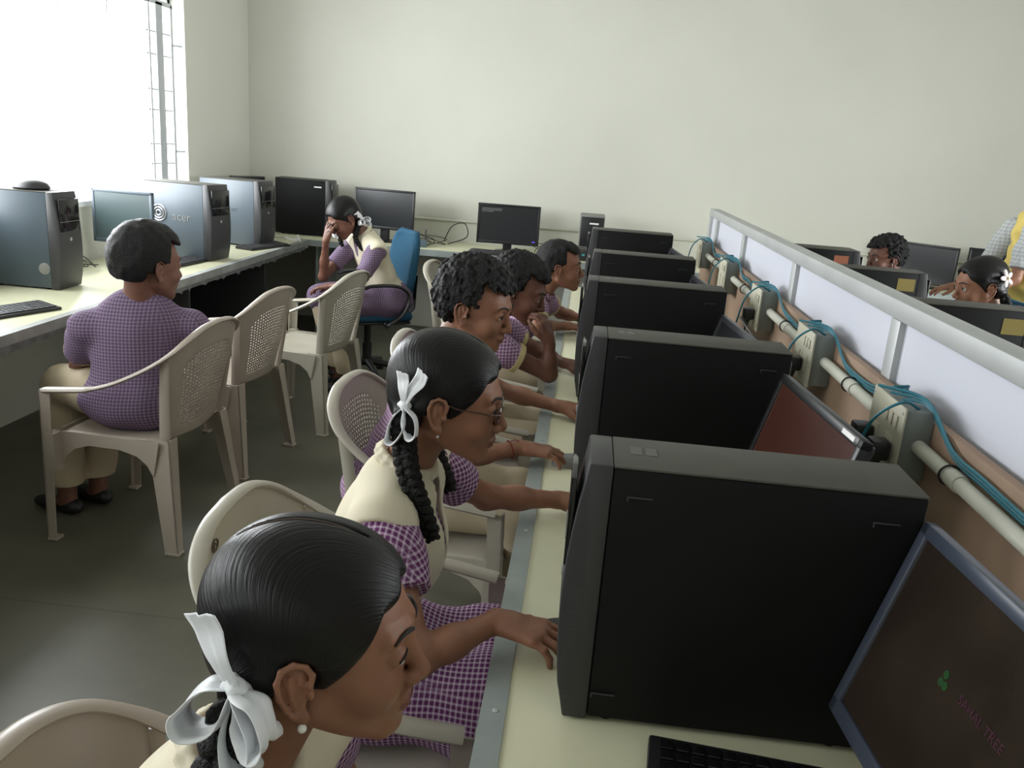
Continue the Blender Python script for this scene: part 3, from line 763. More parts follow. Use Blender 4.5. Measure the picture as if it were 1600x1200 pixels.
plastic_chair('cream plastic armchair behind the nearest girl, at the bottom left corner', -.31, .715, R(-2), M_chair)
plastic_chair('plastic armchair with a small round mark on its back, used by the girl with glasses', -.335, 1.485, R(0), M_chair2, True, (.10, .62))
plastic_chair('plastic armchair with lattice back, used by the boy with the red thread bracelet', -.36, 2.40, R(-4), M_chair2, lattice=(.10, .84))
plastic_chair('plastic armchair under the boy resting his chin on his hand', -.34, 3.08, R(0), M_chair2)
plastic_chair('plastic armchair under the farthest boy of the central desk', -.34, 4.0, R(0), M_chair2)
plastic_chair('cream plastic armchair holding the boy in the purple check shirt at the window desk', -1.655, 3.02, R(176), M_chair)
plastic_chair('empty cream plastic armchair directly behind the one with the seated boy', -1.69, 3.78, R(173), M_chair)
plastic_chair('empty cream plastic armchair turned towards the girl covering her face', -1.50, 4.46, R(170), M_chair2)
plastic_chair('empty pale plastic armchair seen from behind near the far desk', -.60, 5.05, R(-4), M_chair2, lattice=(.10, .60))

# ------------------------------------------------------------------ blue swivel chair (faces local +X)
def swivel(label, x, y, yaw):
    e = thing('swivel_chair', label, 'chair', (x, y, 0), yaw, 'swivel chairs')
    MB().box((-.23, -.235, .435), (.24, .235, .495), .028, seg=4).build('seat_cushion', M_blue_f, e)
    MB().box((-.22, -.22, .415), (.22, .22, .4345), .01).build('seat_pan', M_blk, e)
    def bk(u, v):
        a = (u - .5) * 2; hw = .215 * (1 - .35 * abs(2 * v - 1) ** 4)
        return (-.25 + .05 * a * a - .05 * v, a * hw, .57 + .42 * v)
    MB().grid(bk, 16, 16).build('backrest', M_blue_f, e, solid=.045)
    MB().tube([(-.10, 0, .41), (-.25, 0, .40), (-.315, 0, .48), (-.325, 0, .70)], 1, 8, prof=(.03, .008), side=[(0, 1, 0)] * 4).build('back_bar', M_blk, e)
    for sy in (-1, 1):
        P = spline([(-.06, sy * .20, .425), (-.04, sy * .285, .43), (-.13, sy * .30, .50), (-.17, sy * .30, .61), (-.10, sy * .30, .675), (.06, sy * .295, .68), (.12, sy * .295, .665)], 8)
        MB().tube(P, 1, 10, prof=(.022, .011), side=[(0, 1, 0)] * len(P)).build('armrest', M_blk, e)
    MB().lathe([(.03, .10), (.03, .25), (.022, .252), (.022, .415)], (0, 0, 0), 18).build('gas_lift', M_blk, e)
    for k in range(5):
        a = 2 * PI * k / 5 + .3; c, s_ = math.cos(a), math.sin(a)
        b = MB().tube([(.02 * c, .02 * s_, .125), (.15 * c, .15 * s_, .105), (.285 * c, .285 * s_, .075)], [.026, .021, .016], 10).build('spoke', M_blk, e)
        MB().tube([(.285 * c - .022 * -s_, .285 * s_ - .022 * c, .028), (.285 * c + .022 * -s_, .285 * s_ + .022 * c, .028)], .028, 16).build('caster', M_blk, b)
    return e
swivel('blue swivel chair with black arms under the girl covering her face', -1.36, 5.33, R(212))
swivel('blue swivel chair under the boy at the far right', 1.98, 4.42, R(186))
swivel('blue swivel chair under the girl with the white hair flower', 2.05, 3.46, R(180))
# ------------------------------------------------------------------ implicit surface modelling for the figures
V3 = lambda *a: np.array(a, float)
def nrm(v): v = np.array(v, float); return v / (np.linalg.norm(v) + 1e-12)
class Field:
    """smooth union / subtraction of round cones and ellipsoids, meshed with surface nets"""
    def __init__(s): s.ops = []
    def cone(s, a, b, r1, r2, k=.01, sub=False, flat=None):
        a, b = np.array(a, float), np.array(b, float)
        r = max(r1, r2); lo = np.minimum(a, b) - r; hi = np.maximum(a, b) + r
        def f(X, Y, Z):
            ab = b - a; L = ab.dot(ab) + 1e-12
            px, py, pz = X - a[0], Y - a[1], Z - a[2]
            h = np.clip((px * ab[0] + py * ab[1] + pz * ab[2]) / L, 0, 1)
            dx, dy, dz = px - ab[0] * h, py - ab[1] * h, pz - ab[2] * h
            if flat is not None:      # squash along a direction: (unit vector, factor)
                q = dx * flat[0][0] + dy * flat[0][1] + dz * flat[0][2]; g = (flat[1] - 1) * q
                dx, dy, dz = dx + g * flat[0][0], dy + g * flat[0][1], dz + g * flat[0][2]
            return np.sqrt(dx * dx + dy * dy + dz * dz) - (r1 + (r2 - r1) * h)
        s.ops.append((f, lo, hi, k, sub)); return s
    def ell(s, c, r, M=None, k=.01, sub=False):
        c = np.array(c, float); r = np.array(r, float); M = np.eye(3) if M is None else np.array(M, float)
        e = np.sqrt(((M * r[:, None]) ** 2).sum(0)); lo = c - e; hi = c + e
        def f(X, Y, Z):
            px, py, pz = X - c[0], Y - c[1], Z - c[2]
            q = [M[i, 0] * px + M[i, 1] * py + M[i, 2] * pz for i in range(3)]
            k0 = np.sqrt(sum((q[i] / r[i]) ** 2 for i in range(3))); k1 = np.sqrt(sum((q[i] / r[i] ** 2) ** 2 for i in range(3)))
            return k0 * (k0 - 1) / (k1 + 1e-6)
        s.ops.append((f, lo, hi, k, sub)); return s
    def cut(s, fn, k=.004): s.ops.append((fn, None, None, k, 'cut')); return s     # keep where fn < 0
    def noise(s, amp, freq, seed=0): s.ops.append(('noise', amp, freq, seed, None)); return s
    def mesh(s, h):
        los = [o[1] for o in s.ops if o[0] != 'noise' and o[1] is not None and not o[4]]; his = [o[2] for o in s.ops if o[0] != 'noise' and o[1] is not None and not o[4]]
        lo = np.min(los, 0) - 4 * h - .012; hi = np.max(his, 0) + 4 * h + .012
        n = np.ceil((hi - lo) / h).astype(int) + 1
        D = np.full(tuple(n), .5, np.float32)
        ax = [(lo[i] + h * np.arange(n[i])).astype(np.float32) for i in range(3)]
        for op in s.ops:
            if op[0] == 'noise':
                _, amp, fr, sd, _ = op
                idx = np.nonzero(np.abs(D) < amp * 2 + 2 * h); P = [ax[i][idx[i]] for i in range(3)]
                rg = np.random.RandomState(sd); v = 0
                nq = 22 if fr > 100 else 8
                for q in range(nq):
                    d = rg.normal(size=3); d *= fr * (.7 + 1.1 * q / nq) / np.linalg.norm(d); v = v + np.sin(P[0] * d[0] + P[1] * d[1] + P[2] * d[2] + rg.rand() * 6.28)
                D[idx] += (amp * v / (3.4 if nq > 8 else 3)).astype(np.float32); continue
            f, a, b, k, sub = op
            if a is None: sl = (slice(None),) * 3
            else:
                m = max(k, 3 * h) + .004
                i0 = np.clip(np.floor((a - m - lo) / h).astype(int), 0, n); i1 = np.clip(np.ceil((b + m - lo) / h).astype(int) + 1, 0, n)
                if (i1 <= i0).any(): continue
                sl = tuple(slice(i0[i], i1[i]) for i in range(3))
            X = ax[0][sl[0]][:, None, None]; Y = ax[1][sl[1]][None, :, None]; Z = ax[2][sl[2]][None, None, :]
            d = f(X, Y, Z); c = D[sl]
            if sub:
                d = d if sub == 'cut' else -d
                hh = np.maximum(k - np.abs(c - d), 0) / k; D[sl] = np.maximum(c, d) + hh * hh * k * .25
            else:
                hh = np.maximum(k - np.abs(c - d), 0) / k; D[sl] = np.minimum(c, d) - hh * hh * k * .25
        D[0] = D[-1] = .5; D[:, 0] = D[:, -1] = .5; D[:, :, 0] = D[:, :, -1] = .5
        Sg = D < 0
        c0 = Sg[:-1, :-1, :-1]; mixed = np.zeros_like(c0)
        for dx in (0, 1):
            for dy in (0, 1):
                for dz in (0, 1):
                    mixed |= Sg[dx:n[0] - 1 + dx, dy:n[1] - 1 + dy, dz:n[2] - 1 + dz] != c0
        cells = np.argwhere(mixed); N = len(cells)
        idx = np.full(mixed.shape, -1, np.int32); idx[tuple(cells.T)] = np.arange(N)
        cor = np.array([(i, j, k) for i in (0, 1) for j in (0, 1) for k in (0, 1)])
        val = np.stack([D[tuple((cells + c).T)] for c in cor], 1)
        acc = np.zeros((N, 3)); cnt = np.zeros(N)
        for a in range(8):
            for b in range(a + 1, 8):
                if np.abs(cor[a] - cor[b]).sum() != 1: continue
                m = (val[:, a] < 0) != (val[:, b] < 0)
                t = val[m, a] / (val[m, a] - val[m, b]); acc[m] += cor[a] + t[:, None] * (cor[b] - cor[a]); cnt[m] += 1
        V = lo + h * (cells + acc / cnt[:, None])
        F = []
        for axn in range(3):
            sa = [slice(1, -1)] * 3; sa[axn] = slice(0, -1); sb = list(sa); sb[axn] = slice(1, None)
            A = Sg[tuple(sa)]; B = Sg[tuple(sb)]; e = np.argwhere(A != B)
            off = np.array([1, 1, 1]); off[axn] = 0; e = e + off
            u, v = [(1, 2), (2, 0), (0, 1)][axn]
            eu = np.zeros(3, int); eu[u] = 1; ev = np.zeros(3, int); ev[v] = 1
            q = np.stack([idx[tuple((e - eu - ev).T)], idx[tuple((e - ev).T)], idx[tuple(e.T)], idx[tuple((e - eu).T)]], 1)
            inside = Sg[tuple(e.T)]; q[~inside] = q[~inside][:, ::-1]; F.append(q)
        F = np.concatenate(F); F = F[(F >= 0).all(1)]
        return V, F
def field_obj(name, F_, h, m, parent, origin, attr=None, facemat=None):
    V, Q = F_.mesh(h)
    me = bpy.data.meshes.new(name)
    Vl = (V - np.array(origin)).astype(np.float32)
    me.vertices.add(len(V)); me.vertices.foreach_set('co', Vl.ravel())
    me.loops.add(len(Q) * 4); me.loops.foreach_set('vertex_index', Q.ravel().astype(np.int32))
    me.polygons.add(len(Q)); me.polygons.foreach_set('loop_start', np.arange(0, len(Q) * 4, 4, dtype=np.int32))
    me.polygons.foreach_set('loop_total', np.full(len(Q), 4, np.int32))
    me.update(calc_edges=True)
    for q in (m if isinstance(m, (list, tuple)) else [m]): me.materials.append(q)
    me.polygons.foreach_set('use_smooth', [True] * len(Q))
    if attr is not None:
        a = me.attributes.new('strand', 'FLOAT_VECTOR', 'POINT'); a.data.foreach_set('vector', attr(V).astype(np.float32).ravel())
    if facemat is not None: me.polygons.foreach_set('material_index', facemat(V[Q].mean(1)).astype(np.int32))
    me.update()
    o = bpy.data.objects.new(name, me); COL.objects.link(o); o.parent = parent
    return o

def skin_mat(name, col):
    m = mat(name, col, 0.48, spec=.4, var=.08, vscale=30, bump=.06, bscale=400)
    b = m.node_tree.nodes['Principled BSDF']; b.inputs['Subsurface Weight'].default_value = .06
    b.inputs['Subsurface Radius'].default_value = (.012, .005, .003); b.inputs['Subsurface Scale'].default_value = .5
    return m
SK = {'a': skin_mat('skin_brown', (.27, .125, .075)), 'b': skin_mat('skin_deep_brown', (.17, .075, .05)), 'c': skin_mat('skin_warm_brown', (.29, .135, .082))}
LIP = {'a': mat('lip_a', (.20, .07, .05), .4), 'b': mat('lip_b', (.12, .045, .035), .4), 'c': mat('lip_c', (.24, .085, .06), .4)}
M_eye = mat('eye_white', (.62, .58, .54), .15); M_iris = mat('iris', (.012, .007, .005), .1)
M_scalp = mat('scalp', (.10, .07, .055), .7)
M_brow = mat('brow_hair', (.012, .009, .008), .7)
M_hairS = hair_mat('combed_black_hair', True, rough=.36)
M_hairC = hair_mat('curly_black_hair', False, 140, .6)
M_hairF = hair_mat('straight_black_hair', False, 190, .5)
M_rib = mat('white_ribbon', (.78, .80, .82), .45, sheen=.3)
M_vest = mat('cream_cloth', (.68, .62, .47), .85, var=.04, vscale=10, bump=.1, bscale=500)
M_khaki = mat('khaki_cloth', (.46, .38, .26), .85, var=.05, vscale=10)
M_cuff = mat('cream_cuff', (.58, .48, .24), .85)
G_big = gingham('purple_check_large', (.125, .028, .115), (.62, .50, .62), .0105, .36)
G_mid = gingham('purple_check', (.17, .065, .165), (.56, .44, .54), .0115, .42)
G_fine = gingham('purple_check_fine', (.12, .072, .14), (.29, .235, .31), .0125, .40)
M_pearl = mat('pearl', (.85, .83, .78), .15)
M_shoe = mat('black_shoe', (.012, .012, .012), .45)

class Head:
    def __init__(s, c, yaw, pitch=0, roll=0, sc=1.0):
        y, p, r = R(yaw), R(pitch), R(roll)
        F = V3(math.cos(y) * math.cos(p), math.sin(y) * math.cos(p), math.sin(p)); X = nrm(np.cross(F, [0, 0, 1])); U = np.cross(X, F)
        X, U = X * math.cos(r) + U * math.sin(r), U * math.cos(r) - X * math.sin(r)
        s.c = np.array(c, float); s.M = np.array([X, F, U]); s.s = sc
    def P(s, x, y, z): return s.c + s.s * (x * s.M[0] + y * s.M[1] + z * s.M[2])
    def D(s, x, y, z): return x * s.M[0] + y * s.M[1] + z * s.M[2]
    def loc(s, V): return ((V - s.c) @ s.M.T) / s.s
    def ell(s, F, c, r, k=.01, sub=False, rot=None):
        M = s.M if rot is None else rot @ s.M
        F.ell(s.P(*c), np.array(r) * s.s, M, k * s.s, sub)
    def cone(s, F, a, b, r1, r2, k=.01, sub=False): F.cone(s.P(*a), s.P(*b), r1 * s.s, r2 * s.s, k * s.s, sub)
def rotz(a): c, s_ = math.cos(a), math.sin(a); return np.array([[c, s_, 0], [-s_, c, 0], [0, 0, 1]])
def rotx(a): c, s_ = math.cos(a), math.sin(a); return np.array([[1, 0, 0], [0, c, s_], [0, -s_, c]])

def head_field(F, H, girl=True):
    H.ell(F, (0, -.014, .028), (.073, .092, .085), .01)
    H.ell(F, (0, .026, .006), (.064, .066, .078), .02)
    H.ell(F, (0, .036, -.045), (.050, .050, .055), .02)
    for sx in (-1, 1):
        H.cone(F, (sx * .050, .004, -.050), (sx * .018, .070, -.092), .018, .014, .02)
        H.ell(F, (sx * .034, .062, -.034), (.024, .026, .024), .02)
        H.cone(F, (sx * .012, .087, .022), (sx * .042, .074, .024), .009, .007, .012)
    H.ell(F, (0, .078, -.094), (.019, .016, .015), .015)
    H.ell(F, (0, .076, -.062), (.028, .022, .026), .012)
    for sx in (-1, 1): H.ell(F, (sx * .031, .094, .001), (.016, .012, .011), .010, True)
    H.cone(F, (0, .086, .012), (0, .1065, -.030), .0072, .0095, .010)
    H.ell(F, (0, .107, -.034), (.0105, .0105, .0095), .006)
    for sx in (-1, 1):
        H.ell(F, (sx * .0115, .098, -.038), (.0075, .010, .0075), .005)
        H.ell(F, (sx * .006, .102, -.046), (.0034, .005, .003), .002, True)
    H.cone(F, (0, .096, -.046), (0, .097, -.056), .003, .003, .006)
    H.ell(F, (0, .0945, -.0605), (.021, .0085, .0052), .003)
    H.ell(F, (0, .0925, -.0705), (.018, .0085, .0062), .003)
    H.cone(F, (-.022, .094, -.0655), (.022, .094, -.0655), .0011, .0011, .002, True)
    for sx in (-1, 1):     # eyelids around each eyeball
        H.ell(F, (sx * .031, .0795, .0015), (.0138, .0138, .0128), .003)
        H.ell(F, (sx * .031, .094, -.0005), (.0134, .011, .0052), .0012, True)
    for sx in (-1, 1):     # ears
        E_ = lambda y, z, o=0.0: (sx * (.0735 + o + max(0, -(y - .008)) * .32), y * 1.08, z * 1.08 - .011)
        H.cone(F, E_(-.002, .012), E_(.000, -.022), .0042, .0040, .003)
        H.ell(F, (sx * .0765, -.0065, -.011), (.0034, .0165, .0235), .003, rot=rotz(sx * R(18)))
        H.cone(F, E_(-.012, .006), E_(-.006, -.018), .0040, .0036, .003)
        hx_ = [(.007, .002), (.008, .014), (.002, .023), (-.008, .0255), (-.0175, .020), (-.0205, .008), (-.018, -.006), (-.012, -.018), (-.006, -.027)]
        for (a0, b0), (a1, b1) in zip(hx_, hx_[1:]): H.cone(F, E_(a0, b0, .0045), E_(a1, b1, .0045), .0031, .0031, .0022)
        H.cone(F, E_(-.010, .012, .003), E_(-.008, -.010, .003), .0026, .0026, .002)
        H.ell(F, E_(.001, -.0285, .003), (.0048, .0085, .0085), .004)
        H.ell(F, E_(.0075, -.006, .003), (.0042, .0036, .0062), .002)
        H.ell(F, E_(-.0005, -.004, .0055), (.0040, .0055, .0085), .0015, True)

def eyes(H, parent, org, h=.001):
    for sx in (-1, 1):
        mb = MB()
        bm = bmesh.new(); bmesh.ops.create_uvsphere(bm, u_segments=20, v_segments=14, radius=.0128 * H.s)
        c = H.P(sx * .031, .0795, .001) - org
        for v in bm.verts: v.co += Vector(c)
        bm.verts.index_update(); mb.bm(bm)
        q = H.D(0, 1, 0)
        ob = mb.build('eye', [M_eye, M_iris], parent)
        for p in ob.data.polygons:
            d = (np.array(p.center) - c); d /= np.linalg.norm(d)
            if d.dot(nrm(H.D(.05, .95, -.12))) > .86: p.material_index = 1

def brows(H, parent, org, L, h=.0014):
    def P_(x, z, o=.0):
        q = L[(np.abs(L[:, 0] - x) < .004) & (np.abs(L[:, 2] - z) < .004)]
        return H.P(x, (q[:, 1].max() if len(q) else .085) + o, z)
    for nm_, pts, rad in (('eyebrow', [(.011, .0195), (.019, .0245), (.029, .0275), (.039, .0265), (.048, .0215)], [.0016, .0024, .0025, .0020, .0010]),
                          ('eyelashes', [(.0195, .0005), (.025, .0052), (.031, .0068), (.038, .0055), (.0445, .0005)], [.0008, .0012, .0014, .0013, .0010])):
        for sx in (-1, 1):
            P = spline([P_(sx * a, b, -.0002) - org for a, b in pts], 5); n = len(P)
            r_ = [float(np.interp(i / (n - 1) * 4, range(5), rad)) * H.s for i in range(n)]
            MB().tube(P, r_, 8).build(nm_, M_brow, parent)

def girl_hair(H, parent, org, h, tie=(.060, -.062, -.040)):
    F = Field()
    H.ell(F, (0, -.016, .031), (.082, .102, .093), .01)
    H.ell(F, (0, .020, .030), (.073, .075, .078), .02)
    H.ell(F, (0, -.050, -.012), (.066, .058, .062), .02)
    for sx in (-1, 1): H.cone(F, (sx * .060, -.035, -.01), (sx * tie[0], tie[1], tie[2]), .022, .018, .02)
    def front(X, Y, Z):
        px, py, pz = X - H.c[0], Y - H.c[1], Z - H.c[2]
        y = (H.M[1, 0] * px + H.M[1, 1] * py + H.M[1, 2] * pz) / H.s; z = (H.M[2, 0] * px + H.M[2, 1] * py + H.M[2, 2] * pz) / H.s
        x = (H.M[0, 0] * px + H.M[0, 1] * py + H.M[0, 2] * pz) / H.s
        a = .80 * y - .60 * z - .0195 - .10 * np.abs(x) + .004 * np.sin(x * 160)
        b = -(z + .030) + 1.1 * (y + .042) * (-1) * 0 ; b = np.minimum(-(z + .022), (y + .032))      # ear and below, in front of the nape
        c = -(z + .072)
        return np.maximum(np.maximum(a, b), c) * H.s
    F.cut(front, .006)
    for sx in (-1, 1): H.ell(F, (sx * .086, -.001, -.014), (.020, .023, .031), .006, True)
    # centre parting
    arc = [(0, .094 * math.cos(a) - .010, .031 + .094 * math.sin(a)) for a in np.linspace(.28, 2.2, 22)]
    arc = []
    for a in np.linspace(.42, 2.35, 34):      # rides on the hair surface, front to crown
        k_ = 1 / math.sqrt((math.cos(a) / .102) ** 2 + (math.sin(a) / .093) ** 2); k2 = 1 / math.sqrt((math.cos(a) / .0905) ** 2 + (math.sin(a) / .0985) ** 2)
        arc.append(V3(0, -.016 + math.cos(a) * k_, .031 + math.sin(a) * k_))
    for a, b in zip(arc, arc[1:]): H.cone(F, a, b, .0014, .0014, .0035, True)
    ps = [H.P(*(p * 1.0 + (V3(0, -.016, .031) - p) * .010)) - org for p in arc]
    MB().tube(ps[3:], [.0009 * H.s] * (len(ps) - 3), 8).build('parting_line', M_scalp, parent)
    T = nrm(V3(tie[0], tie[1], tie[2] - .01))
    def attr(V):
        L = H.loc(V) - V3(0, -.012, .03); sx = np.sign(L[:, 0]); sx[sx == 0] = 1
        L = L / (np.linalg.norm(L, axis=1)[:, None] + 1e-9); L[:, 0] = np.abs(L[:, 0])
        e1 = nrm(np.cross(T, [0, 0, 1])); e2 = np.cross(T, e1)
        az = np.arctan2(L @ e2, L @ e1); th = np.arccos(np.clip(L @ T, -1, 1))
        return np.stack([az * 30 * np.sin(np.maximum(th, .5)) + sx * 40, th * 1.5, sx * 7], 1)
    return field_obj('hair', F, h, M_hairS, parent, org, attr=attr)

def boy_hair(H, parent, org, h, m, thick=.016, curl=.0, low=-.048, hl=.0, top=.0):
    F = Field()
    H.ell(F, (0, -.016, .031), (.074 + thick * .75, .094 + thick * .8, .086 + thick), .01)
    H.ell(F, (0, .030 + top, .062), (.058 + thick * .4, .058, .045 + thick * .4), .03)
    H.ell(F, (0, -.050, -.004), (.062 + thick * .4, .052 + thick * .5, .060), .02)
    def front(X, Y, Z):
        px, py, pz = X - H.c[0], Y - H.c[1], Z - H.c[2]
        y = (H.M[1, 0] * px + H.M[1, 1] * py + H.M[1, 2] * pz) / H.s; z = (H.M[2, 0] * px + H.M[2, 1] * py + H.M[2, 2] * pz) / H.s
        face = np.minimum(y - .030, .062 + hl - z + .35 * np.maximum(0, .085 - y))      # forehead and face
        side = np.minimum(np.minimum(-(z - .012), y - .012), 1)                  # cheek below the temple
        ear = np.minimum(-(z + .022), (y + .040)); nape = -(z - low)
        return np.maximum(np.maximum(face, side), np.maximum(ear, nape)) * H.s
    F.cut(front, .010)
    for sx in (-1, 1): H.ell(F, (sx * .088, -.001, -.014), (.022, .024, .031), .006, True)
    F.noise(.0012 if not curl else curl, 260 if curl else 130, 3)
    return field_obj('hair', F, h, m, parent, org)

def arm_field(F, sh, el, wr, s=1.0, k=.02):
    F.cone(sh, el, .037 * s, .0285 * s, k); F.cone(el, V3(*el) * .55 + V3(*wr) * .45, .0285 * s, .0255 * s, k)
    F.cone(V3(*el) * .6 + V3(*wr) * .4, wr, .026 * s, .0190 * s, k)
def hand_field(F, W, d, n, side, curl=.5, spread=.10, s=1.0, thumb=.3, curls=None):
    """W wrist, d finger direction, n back-of-hand normal, side=+1 puts the thumb at cross(n, d)"""
    W = V3(*W); d = nrm(d); n = nrm(V3(*n) - d * np.dot(n, d)); t = np.cross(n, d) * side
    F.cone(W, W + d * .03 * s, .0195 * s, .020 * s, .012 * s)
    offs = [.027, .009, -.009, -.025]; ln = [.066, .074, .069, .054]; rad = [.0085, .0088, .0083, .0074]
    base = [.078, .082, .078, .070]
    mc = []
    for o_, b_ in zip(offs, base):
        m_ = W + s * (t * o_ + d * b_ + n * (.002 - abs(o_) * .1)); mc.append(m_)
        F.cone(W + s * (d * .018 + t * o_ * .5), m_, .0125 * s, .0105 * s, .012 * s)
    for i, m_ in enumerate(mc):
        a = (curls[i] if curls else curl) * .5; p = m_; sp_ = spread * (1.5 - i)
        q = [.45, .31, .24]
        for j in range(3):
            dr = nrm((d * math.cos(a) - n * math.sin(a)) + t * sp_ * math.cos(a))
            e = p + dr * ln[i] * q[j] * s
            F.cone(p, e, rad[i] * s * (1 - .08 * j), rad[i] * s * (.92 - .08 * j), .0035 * s if j or True else .006)
            p = e; a += (curls[i] if curls else curl) * (.9 - .15 * j)
    b = W + s * (t * .016 + d * .022 - n * .004); dr = nrm(t * .75 + d * .75 - n * thumb)
    e = b + dr * .038 * s; F.cone(b, e, .0135 * s, .0105 * s, .010 * s)
    dr = nrm(t * .32 + d * .95 - n * thumb); e2 = e + dr * .030 * s; F.cone(e, e2, .0102 * s, .009 * s, .004 * s)
    dr = nrm(t * .1 + d * 1 - n * thumb); F.cone(e2, e2 + dr * .022 * s, .009 * s, .0072 * s, .004 * s)
    return mc

def bow(parent, org, c, out, up, s=1.0, kind=0):
    """ribbon bow tied round a braid: knot, two loops, two tails; out = away from the head, up = along the braid"""
    c = V3(*c); out = nrm(out); up = nrm(V3(*up) - out * np.dot(out, up)); sd = np.cross(up, out)
    g = Field(); g.ell(c, (.011 * s, .010 * s, .010 * s), np.array([sd, up, out]), .002); g.noise(.0015, 350, 2)
    field_obj('ribbon_knot', g, .0018, M_rib, parent, org)
    def strip(ctr, wd, wdir, name):
        P = spline(ctr, 8); n = len(P); m = 6
        mb = MB()
        vs = []
        for i, p in enumerate(P):
            t_ = i / (n - 1); ww = wd(t_); w_ = nrm(wdir(t_))
            tt = nrm(P[min(i + 1, n - 1)] - P[max(i - 1, 0)]); w_ = nrm(w_ - tt * w_.dot(tt)); nn = np.cross(tt, w_)
            for j in range(m + 1):
                a = (j / m - .5) * 2; vs.append(p + w_ * a * ww + nn * .0022 * s * math.cos(a * 7 + t_ * 3) * (1 - .5 * abs(a)) - org)
        fs = [(i * (m + 1) + j, i * (m + 1) + j + 1, (i + 1) * (m + 1) + j + 1, (i + 1) * (m + 1) + j) for i in range(n - 1) for j in range(m)]
        mb.add(vs, fs); return mb.build(name, M_rib, parent, solid=.0009, ang=180)
    Q = lambda a, b, o_: c + s * (sd * a + up * b + out * o_)
    W_ = (.0125 if kind else .0165) * s
    pinch = lambda t_: W_ * (.35 + .95 * math.sin(PI * min(1, max(0, t_))) ** .6)
    # loops: (reach sideways, reach up, swell)
    L = {0: [((.030, -.034), .0), ((-.040, -.022), .0), ((.008, -.064), .0)], 1: [((-.014, -.066), 0), ((.028, -.048), 0)]}[kind]
    for (a, b), _ in L:
        l_ = math.hypot(a, b); ax_, bx_ = a / l_, b / l_; qx, qb = -bx_, ax_
        ctr = [Q(0, 0, .004), Q(a * .5 + qx * .016, b * .5 + qb * .016, .012), Q(a + qx * .008, b + qb * .008, .016), Q(a * 1.02 - qx * .008, b * 1.02 - qb * .008, .012), Q(a * .5 - qx * .015, b * .5 - qb * .015, .002), Q(0, 0, -.002)]
        strip(ctr, pinch, lambda t_: out * 1.0 + sd * .25, 'ribbon_loop')
    Tt = {0: [(-.018, .066)], 1: [(-.006, .062), (.034, .070)]}[kind]
    for a, b in Tt:
        ctr = [Q(0, 0, .004), Q(a * .35, b * .4, .010), Q(a * .8, b * .75, .006), Q(a, b, .010)]
        strip(ctr, lambda t_: W_ * (.45 + .75 * min(1, t_ * 1.6)), lambda t_, a=a, b=b: np.cross(nrm(sd * a + up * b), out) + out * .35, 'ribbon_tail')

def braid(parent, org, path, r=.016, turns=7, name='braid'):
    P = spline(path, 14); n = len(P); mb = MB()
    cum = [0]
    for a, b in zip(P, P[1:]): cum.append(cum[-1] + np.linalg.norm(b - a))
    u = np.cross(nrm(P[1] - P[0]), [0.3, 1, .2]); u = nrm(u)
    fr = []
    for i in range(n):
        t_ = nrm(P[min(i + 1, n - 1)] - P[max(0, i - 1)]); u = nrm(u - t_ * u.dot(t_)); fr.append((u.copy(), np.cross(t_, u)))
    N_ = n * 3
    for s_ in range(3):
        ctr = []; rr = []
        for q in range(N_):
            f = q / (N_ - 1) * (n - 1); i = min(n - 2, int(f)); g = f - i; p = P[i] * (1 - g) + P[i + 1] * g
            t_ = (cum[i] * (1 - g) + cum[i + 1] * g) / cum[-1]; ph = 2 * PI * turns / 2 * t_ + s_ * 2 * PI / 3
            tp = (1 - .35 * t_) * min(1, .55 + 5 * t_)
            ctr.append(p + fr[i][0] * r * .62 * math.sin(ph) * tp + fr[i][1] * r * .42 * math.sin(2 * ph) * tp - org); rr.append(r * .62 * tp * (1 if t_ < .97 else .6))
        mb.tube(ctr, rr, 10)
    return mb.build(name, M_hairF, parent, ang=180)

def ring_cuff(parent, org, a, b, r, wdt, m, h=.003, name='sleeve_cuff', t=.004):
    """a short band of cloth around the axis a->b at b"""
    d = nrm(V3(*b) - V3(*a)); b = V3(*b)
    up = np.array([0, 0, 1.0]) if abs(d[2]) < .9 else np.array([1.0, 0, 0]); u = nrm(np.cross(d, up)); v = np.cross(d, u)
    mb = MB(); n = 36; prof = [(r, 0), (r + .002, -wdt), (r + .002 + t, -wdt), (r + t, 0)]
    vs = []
    for rr, q in prof:
        for k in range(n):
            a_ = 2 * PI * k / n; vs.append(b + d * q + (u * math.cos(a_) + v * math.sin(a_)) * rr - org)
    fs = [(i * n + k, i * n + (k + 1) % n, ((i + 1) % 4) * n + (k + 1) % n, ((i + 1) % 4) * n + k) for i in range(4) for k in range(n)]
    mb.add(vs, fs); return mb.build(name, m, parent, ang=50)

def plane_cut(p, n):
    n = nrm(n); p = V3(*p)
    return lambda X, Y, Z: (X - p[0]) * n[0] + (Y - p[1]) * n[1] + (Z - p[2]) * n[2]

